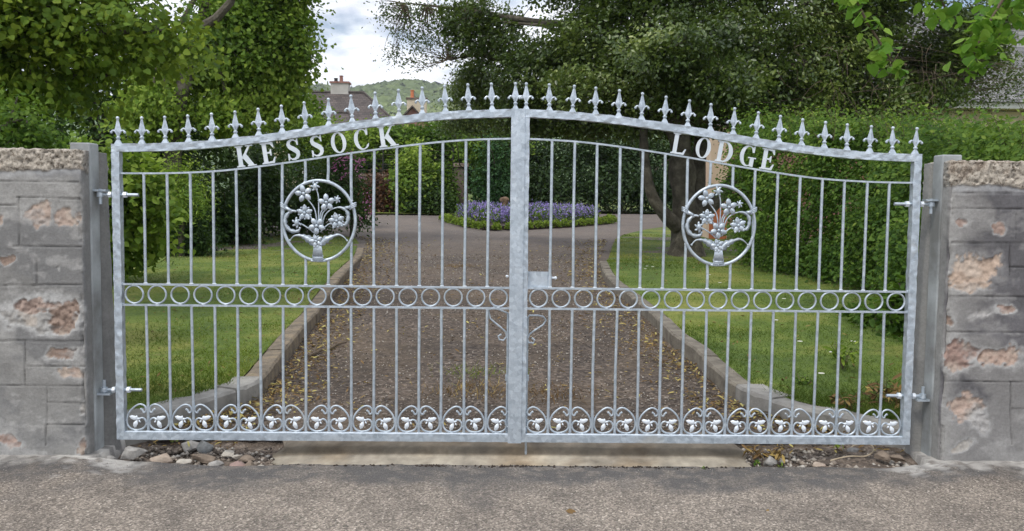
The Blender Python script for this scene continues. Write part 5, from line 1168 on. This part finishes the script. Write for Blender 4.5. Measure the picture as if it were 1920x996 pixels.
# tall dark hedge at the back right
hb=[blob(u,v,30.5+.2*k,40,44) for k,(u,v) in enumerate(((1000,350),(1050,340),(1100,350),(1150,345),(1200,350),(1250,350),(1010,290),(1070,280),(1130,285),(1190,290),(1250,285),(1310,330),(1310,270),(1370,330)))]
tree('laurel_hedge','tall dark laurel hedge behind the flower bed and the holly trunk',(5.,31,gz(31)),[(5.,31,1.),(5.,31,2.)],.1,.08,hb,1500,20,.3,.16,'oval',LM['laurel'],cat='hedge',flat=.8,ntw=30,fname='foliage')
# holly
ty=11.7; bx=float(G(1282,480)[0])
tp=[(bx+.05,ty,gz(ty)-.1),tv(1284,430,ty),tv(1282,370,ty),tv(1278,300,ty),tv(1272,230,ty),tv(1262,150,ty),tv(1250,60,ty)]
hb=[(1000,150,12.5,90,70),(1100,80,12,110,80),(1200,150,11.5,100,80),(1320,110,11,110,100),(1420,60,11.5,120,90),(1480,170,11.5,90,70),(1560,110,12,100,90),(1640,190,12,80,60),(1600,30,12,110,70),(930,70,13,80,55),(880,30,13,60,45),
 (900,150,14,50,50),(1230,20,12,120,60),(1350,-60,12,200,70),(1120,-40,12.5,140,70),(1040,220,13,80,34),(1150,225,13,80,34),(1400,180,12,90,60),(1540,215,12,80,30),(1700,120,13,60,70),(1300,190,12.5,80,50),(960,210,14,50,28),(1660,-40,12,140,80),(1250,90,10.3,90,50),(1080,160,10.8,60,40),(1370,150,10.2,70,40),(1000,215,13,60,36),(1100,215,12.5,70,36),(1200,225,12,60,30),(1290,235,12.4,50,26),(1440,225,12,60,34),(1600,225,12,70,34),(1500,238,12.5,60,24),(1620,236,12.8,60,24),(1690,190,12.5,60,50),(1760,120,13,50,60),(1800,60,12,55,60),(1860,30,12.2,50,40),(1770,170,12,40,28),(1840,100,12.5,40,40)]
HB=[blob(*q) for q in hb]
tree('holly_tree','huge dark evergreen tree with grey-brown trunk spreading over the right lawn',(bx,ty,gz(ty)),tp,.27,.17,HB,7600,22,.125,.084,'oval',LM['holly'],up=.55,droop=.1,flat=.6,shell=.4,nl=26,ntw=200)
ht=bpy.data.objects['holly_tree']
mb=MB()
limbs=[([(1270,425,ty-.1),(1245,400,ty-.2),(1222,365,ty-.2),(1210,310,ty-.1),(1207,250,ty),(1210,190,ty)],[.15,.12,.10,.09,.08,.07]),
 ([(1284,400,ty+.1),(1320,395,ty+.3),(1355,365,ty+.5),(1390,310,ty+.7),(1420,260,ty+.9),(1450,200,ty+1)],[.17,.15,.13,.11,.09,.06]),
 ([(1300,440,ty+.3),(1308,360,ty+.5),(1312,290,ty+.7),(1318,210,ty+.9)],[.16,.14,.13,.11]),
 ([(1262,150,ty),(1180,110,ty+.3),(1080,100,ty+.8),(980,120,ty+1.2),(900,105,ty+1.4),(840,112,ty+1.4)],[.12,.09,.07,.05,.03,.015]),
 ([(1260,130,ty),(1150,60,ty+.4),(1000,40,ty+.9),(880,20,ty+1.3),(800,10,ty+1.5),(750,5,ty+1.5)],[.12,.09,.06,.04,.02,.01]),
 ([(1300,200,ty),(1400,140,ty-.3),(1500,120,ty-.4),(1600,90,ty-.3)],[.1,.08,.05,.03])]
for pts,R in limbs:
    P_=[Vector(tv(u,v,y)) for u,v,y in pts]; q=[]; rr=[]
    for i in range(len(P_)-1):
        a=P_[max(i-1,0)];b_=P_[i];c=P_[i+1];d=P_[min(i+2,len(P_)-1)]
        for k in range(5): t=k/5; q.append(.5*((2*b_)+(c-a)*t+(2*a-5*b_+4*c-d)*t*t+(3*b_-a-3*c+d)*t**3)); rr.append((R[i]+(R[i+1]-R[i])*t)*(1+.12*mnoise.noise(q[-1]*5)))
    q.append(P_[-1]); rr.append(R[-1]); mb.tube(q,rr,10)
mb.build('limb',M['bark'],ht,sm=True)
# bare twisting twigs under the crown
mb=MB()
for i in range(70):
    u=random.uniform(1330,1760); v=random.uniform(70,250); y=ty-1.2+random.uniform(-.4,.6); a=Vector(tv(u,v,y)); pts=[a]
    d=Vector((random.uniform(-1,1),random.uniform(-.3,.3),random.uniform(-1,.2))).normalized()
    for k in range(6): d=(d+Vector((random.uniform(-.5,.5),random.uniform(-.2,.2),random.uniform(-.7,.3)))).normalized(); pts.append(pts[-1]+d*.09)
    mb.tube(pts,[.006-.0007*k for k in range(7)],4)
tag(mb.build('bare_twigs',M['twig'],ht),kind='stuff')
# sparse sprays against the sky
spray=[(722,30,13.3,22,22),(740,95,13.3,26,20),(775,112,13.3,22,14),(1900,150,12,30,40),(1790,150,13,50,50),(1850,170,13,50,40),(1800,90,13,50,40),(1880,110,13,40,40),(1740,210,12,50,20),(840,40,13.2,55,40),(800,70,13.3,45,35),(760,50,13.3,38,35),(735,15,13.3,30,25),(790,15,13.3,45,25),(860,100,13.3,40,28),(810,108,13.4,28,16),(870,60,13.2,45,40),(900,10,13.2,50,40)]
P,var,C=crown_pts([blob(*q) for q in spray],760,13,.13,.7,.6); add_leaves('outer_sprays',P,.052*(.7+.6*RNG.random(len(P))),'oval',LM['holly'],ht,var,.5,.1)
mb=MB()
for c in C[::2]:
    c=Vector(c); b_=min([q for q in (tv(980,120,ty+1.2),tv(900,105,ty+1.4),tv(840,112,ty+1.4),tv(880,20,ty+1.3),tv(800,10,ty+1.5),tv(760,8,ty+1.5))],key=lambda q:(Vector(q)-c).length); limb(mb,b_,c,.009,.003,.14,5)
mb.build('twigs',M['twig'],ht)
# conifer edge at px 850-900
cc=[blob(u,v,25+.1*k,ru,rv) for k,(u,v,ru,rv) in enumerate(((862,180,26,30),(885,150,30,40),(920,190,45,50),(890,220,40,24),(850,225,24,20),(960,200,50,50)))]
tree('evergreen_tree','slim dark evergreen standing left of the great holly',(cc[2][0],25.4,gz(25.4)),[(cc[2][0]+.6,31,1.1),(cc[2][0]+.5,30,3.2)],.1,.06,cc,1000,20,.2,.085,'oval',LM['holly'],flat=.9,ntw=40,up=.5)
# right-hand hedge
def hedge_pts(n,seed):
    r=np.random.default_rng(seed); y=r.uniform(1.2,10.2,n); front=4.35-.045*(y-4)+.25*np.sin(y*1.3); k=r.random(n)
    z=r.random(n); top=1.60+.118*y+.07*np.sin(y*2.1)+.06*np.sin(y*5.3+1); base=gz(y)+.12
    x=np.where(k<.62,front+np.abs(r.normal(size=n))*.16+.35*(z>.85)*r.random(n),front+r.random(n)*1.5); z=np.where((k<.62)|(k>.84),base+z*(top-base),top+r.normal(size=n)*.09-.1)
    return np.stack([x,y,z],1)
t=empty('hedge',(5.,5.5,gz(5.5)),'bright green leafy hedge along the right side of the lawn','hedge')
P0=hedge_pts(5600,3); P0+= (fbm(P0,1.6,3,121)[:,None]-.5)*np.array([[-1.5,0,.5]])+(fbm(P0,4.5,2,123)[:,None]-.5)*np.array([[-.5,0,.3]])
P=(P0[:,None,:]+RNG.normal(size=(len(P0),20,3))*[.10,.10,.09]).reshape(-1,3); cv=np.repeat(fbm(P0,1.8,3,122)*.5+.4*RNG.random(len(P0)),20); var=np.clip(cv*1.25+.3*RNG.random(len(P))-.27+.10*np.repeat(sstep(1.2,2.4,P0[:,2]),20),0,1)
kp=P[:,2]>gz(P[:,1])+.03; P=P[kp];var=var[kp]; add_leaves('foliage',P,.058*(.6+.7*RNG.random(len(P))),'oval',LM['hedge'],t,var,.5,.3,out=np.array([[-.6,-.3,0]]))
sh=[];sv=[]; mb=MB()
for i in range(150):
    y=random.uniform(1.3,10); x=4.3-.045*(y-4)+min(1.4,abs(random.gauss(0,.7))); z=1.62+.1*y; p=Vector((x,y,z)); d=Vector((random.uniform(-.6,.2),random.uniform(-.4,.4),1)).normalized(); L_=random.uniform(.2,.55); pts=[p+d*L_*k/4+Vector((-.02*k*k*.3,0,0)) for k in range(5)]; mb.tube(pts,[.004,.0035,.003,.002,.0015],4)
    for k in range(12): q=p+d*L_*random.uniform(.2,1.05)+Vector((random.gauss(0,.03),random.gauss(0,.03),0)); sh.append(tuple(q)); sv.append(random.uniform(.5,1))
tag(mb.build('shoots',M['twig'],t),kind='stuff'); add_leaves('shoot_leaves',np.array(sh),.055*(.6+.6*RNG.random(len(sh))),'oval',LM['hedge'],t,np.array(sv),.5,.1)
for i in range(26):
    y=1.4+i*.35; mb=MB(); limb(mb,(4.75+random.uniform(-.2,.3),y,gz(y)-.05),(4.7+random.uniform(-.3,.4),y+random.uniform(-.2,.2),1.7),.03,.012,.06); mb.build('stem',M['bark'],t)
c=Y(1672,600,3.2); tree('broadleaf_shoots','low broad-leaved shoots in front of the right hedge',(c[0],3.2,gz(3.2)),[(c[0],3.2,gz(3.2)),(c[0],3.2,.6)],.02,.015,[blob(1680,600,3.2,45,45),blob(1640,590,3.6,40,30),blob(1700,560,3.,30,50),blob(1700,640,2.8,20,30)],95,12,.10,.085,'oval',LM['hedge'],cat='bush',up=.9,flat=.5,ntw=20,fname='foliage')
# overhanging lime branches top right, close to the gate
t=empty('overhanging_lime',(7.5,2.4,gz(2.4)),'lime tree whose bright leafy branches hang in from the upper right','tree')
mb=MB(); mb.tube([(7.5,2.4,.1),(7.45,2.4,1.5),(7.3,2.35,3.2),(7.1,2.2,4.2)],[.26,.2,.17,.13],12)
mb.build('trunk',M['bark'],t,sm=True); mb=MB()
def hang(path,n,sz,spread,y):
    P_=[Vector(tv(u,v,y)) for u,v in path]; mb.tube([Vector((7.2,2.3,3.6)),(Vector((7.2,2.3,3.6))+P_[0])/2+Vector((0,0,.5))]+P_,[.05,.03]+[.012-.008*i/len(P_) for i in range(len(P_))],7)
    C=[]
    for i in range(n):
        k=random.uniform(0,len(P_)-1.001); i0=int(k); C.append(P_[i0].lerp(P_[i0+1],k-i0)+Vector((random.gauss(0,spread),random.gauss(0,spread),random.gauss(0,spread*.7)-.02)))
    return np.array([tuple(c) for c in C])
H=[hang([(1720,-120),(1640,-40),(1600,-10),(1625,40),(1650,80),(1672,115),(1700,122)],75,.085,.045,.9),
   hang([(1860,-120),(1740,-50),(1760,-10),(1775,20)],80,.08,.07,1.1),
   hang([(1960,-60),(1880,0),(1850,50),(1830,90),(1815,130)],150,.075,.07,1.5),
   hang([(1960,-100),(1900,-20),(1870,30),(1860,70)],130,.075,.09,1.7), hang([(1700,-100),(1650,-50),(1610,-30),(1590,0)],30,.08,.06,1.2)]
mb.build('branch',M['twig'],t,sm=True); C=np.concatenate(H); add_leaves('foliage',C,.080*(.65+.5*RNG.random(len(C))),'lime',LM['lime2'],t,np.clip(.35+.6*RNG.random(len(C)),0,1),.5,.8)
# ================================================================== HILLS
m,nt,b=new_mat('hill_grass'); t_=noise_tex(nt,.01,6,.7); nt.links.new(ramp(nt,t_.outputs['Fac'],[(.35,(.05,.09,.03)),(.6,(.12,.19,.05))]),b.inputs['Base Color']); b.inputs['Roughness'].default_value=1; M['hill']=m
def hillz(x,y):
    p=np.stack([np.ravel(x),np.ravel(y),0*np.ravel(x)],1)
    t=np.clip((p[:,1]-380)/(1150-380),0,1.3); prof=np.sin(np.clip(t,0,1)*PI/2)**1.25*np.where(t>1,1-(t-1)*.6,1)
    h=134+5*(fbm(p,.006,3,131)-.5)+7*np.exp(-((p[:,0]+100)/32)**2)
    return (2+prof*h*(.95+.12*(fbm(p,.012,3,132)-.5))).reshape(np.shape(x))
gx=np.linspace(-1500,1200,180);gy=np.linspace(380,1500,70);XX,YY=np.meshgrid(gx,gy); o=np_mesh('hills',np.stack([XX.ravel(),YY.ravel(),hillz(XX,YY).ravel()],1),4,grid_faces(180,70),M['hill'],sm=True); tag(o,kind='structure')
r=np.random.default_rng(9); n=9000; y=400+780*r.random(n)**.8; x=(-.262+.22*r.random(n))*(y+4.4)*1.0; x=x+ (r.random(n)-.5)*40
z=hillz(x,y); f=fbm(np.stack([x,y,0*x],1),.012,3,133); con=(y>900)&((x>-190)|(f>.55)); sz=np.where(con,4.5,8.)*(.6+.9*r.random(n))*(y/1000)**.4
mb=MB(); mb.ball((0,0,0),(1,1,1),7,5); bv_=np.array(mb.v); bf=[f_ for f_ in mb.f]
lump=1+.45*(r.random((n,len(bv_),1))-.5); hgt=np.where(con,1.9,1.0)
V=bv_[None]*lump*sz[:,None,None]; V[:,:,2]*=hgt[:,None]; V[:,:,0]*=np.where(con[:,None]&(bv_[None,:,2]>.3),.45,1); V[:,:,1]*=np.where(con[:,None]&(bv_[None,:,2]>.3),.45,1)
V+=np.stack([x,y,z+sz*.5],1)[:,None,:]; F=(np.arange(n)[:,None,None]*len(bv_)+np.array(bf)[None]).reshape(-1,4)
var=np.where(con,.05+.2*r.random(n),.35+.6*np.clip(f+.35*(r.random(n)-.5),0,1)); 
M['wood']=leaf_mat('distant_woodland',[(.1,(.03,.05,.025)),(.35,(.065,.095,.045)),(.6,(.12,.165,.055)),(.9,(.25,.31,.10))],.1)
o=np_mesh('woodland',V.reshape(-1,3),4,F,M['wood'],attr=np.repeat(var,len(bv_))); tag(o,kind='stuff')
# haze
ZMAX=230
mb=MB(); mb.box((-1600,-420,-12),(1300,1560,ZMAX)); m=bpy.data.materials.new('haze'); m.use_nodes=True; nt=m.node_tree; nt.nodes.remove(nt.nodes['Principled BSDF']); pv=nt.nodes.new('ShaderNodeVolumePrincipled'); pv.inputs['Color'].default_value=(.86,.92,1,1); pv.inputs['Density'].default_value=.00025; pv.inputs['Anisotropy'].default_value=.2; nt.links.new(pv.outputs[0],nt.nodes['Material Output'].inputs['Volume'])
HAZE=mb.build('haze',m); tag(HAZE,kind='stuff')
# ================================================================== LIGHT, SKY, CAMERA
w=bpy.data.worlds.new('World'); S.world=w; w.use_nodes=True; nt=w.node_tree; bg=nt.nodes['Background']
SUN_EL,SUN_AZ=math.radians(56),math.radians(215)   # azimuth clockwise from +y
sky=nt.nodes.new('ShaderNodeTexSky'); sky.sky_type='NISHITA'; sky.sun_disc=False; sky.sun_elevation=SUN_EL; sky.sun_rotation=SUN_AZ; sky.air_density=1.; sky.dust_density=.8
tc=nt.nodes.new('ShaderNodeTexCoord'); sp=nt.nodes.new('ShaderNodeSeparateXYZ'); nt.links.new(tc.outputs['Generated'],sp.inputs[0])
zc=nt.nodes.new('ShaderNodeMath'); zc.operation='ADD'; zc.inputs[1].default_value=.28; nt.links.new(sp.outputs[2],zc.inputs[0])
dx=nt.nodes.new('ShaderNodeMath'); dx.operation='DIVIDE'; nt.links.new(sp.outputs[0],dx.inputs[0]); nt.links.new(zc.outputs[0],dx.inputs[1])
dy=nt.nodes.new('ShaderNodeMath'); dy.operation='DIVIDE'; nt.links.new(sp.outputs[1],dy.inputs[0]); nt.links.new(zc.outputs[0],dy.inputs[1])
cb=nt.nodes.new('ShaderNodeCombineXYZ'); nt.links.new(dx.outputs[0],cb.inputs[0]); nt.links.new(dy.outputs[0],cb.inputs[1])
CO=(0.,0.,0.)
mp_=nt.nodes.new('ShaderNodeMapping'); nt.links.new(cb.outputs[0],mp_.inputs[0]); mp_.inputs['Location'].default_value=(.35,.2,0)
nz=nt.nodes.new('ShaderNodeTexNoise'); nz.inputs['Scale'].default_value=1.9; nz.inputs['Detail'].default_value=7; nz.inputs['Roughness'].default_value=.55; nt.links.new(mp_.outputs[0],nz.inputs['Vector'])
rp=nt.nodes.new('ShaderNodeValToRGB'); nt.links.new(nz.outputs['Fac'],rp.inputs[0]); rp.color_ramp.elements[0].position=.36; rp.color_ramp.elements[0].color=(0,0,0,1); rp.color_ramp.elements[1].position=.47
nz2=nt.nodes.new('ShaderNodeTexNoise'); nz2.inputs['Scale'].default_value=5.5; nz2.inputs['Detail'].default_value=6; nt.links.new(mp_.outputs[0],nz2.inputs['Vector'])
rc=nt.nodes.new('ShaderNodeValToRGB'); nt.links.new(nz2.outputs['Fac'],rc.inputs[0]); rc.color_ramp.elements[0].position=.3; rc.color_ramp.elements[0].color=(6.6,7.0,8.3,1); rc.color_ramp.elements[1].position=.62; rc.color_ramp.elements[1].color=(12.6,12.8,13.4,1)
mx=nt.nodes.new('ShaderNodeMix'); mx.data_type='RGBA'; nt.links.new(rp.outputs[0],mx.inputs[0]); nt.links.new(sky.outputs[0],mx.inputs[6]); nt.links.new(rc.outputs[0],mx.inputs[7]); nt.links.new(mx.outputs[2],bg.inputs[0]); bg.inputs[1].default_value=.095
ld=bpy.data.lights.new('Sun','SUN'); ld.energy=1.5; ld.angle=math.radians(12); ld.color=(1,.95,.87); lo=bpy.data.objects.new('Sun',ld); COL.objects.link(lo)
sd=Vector((math.sin(SUN_AZ)*math.cos(SUN_EL),math.cos(SUN_AZ)*math.cos(SUN_EL),math.sin(SUN_EL))); lo.rotation_euler=sd.to_track_quat('Z','Y').to_euler(); lo.location=(-6,-10,15)
cd=bpy.data.cameras.new('Camera'); cam=bpy.data.objects.new('Camera',cd); COL.objects.link(cam); S.camera=cam
cd.sensor_fit='HORIZONTAL'; cd.sensor_width=36; cd.lens=FPX/1920*36; cd.clip_start=.05; cd.clip_end=6000
Rm=Matrix((CR.tolist(),CU.tolist(),(-CF).tolist())).transposed(); cam.matrix_world=Matrix.Translation(Vector(CAM.tolist()))@Rm.to_4x4()
S.view_settings.view_transform='Standard'; S.view_settings.look='None'; S.view_settings.exposure=.36; S.view_settings.gamma=1
S.cycles.max_bounces=6; S.cycles.diffuse_bounces=3; S.cycles.glossy_bounces=2; S.cycles.transmission_bounces=3; S.cycles.volume_bounces=0; S.cycles.transparent_max_bounces=4
S.cycles.use_denoising=True; S.cycles.use_adaptive_sampling=True; S.cycles.adaptive_threshold=.015
S.render.film_transparent=False
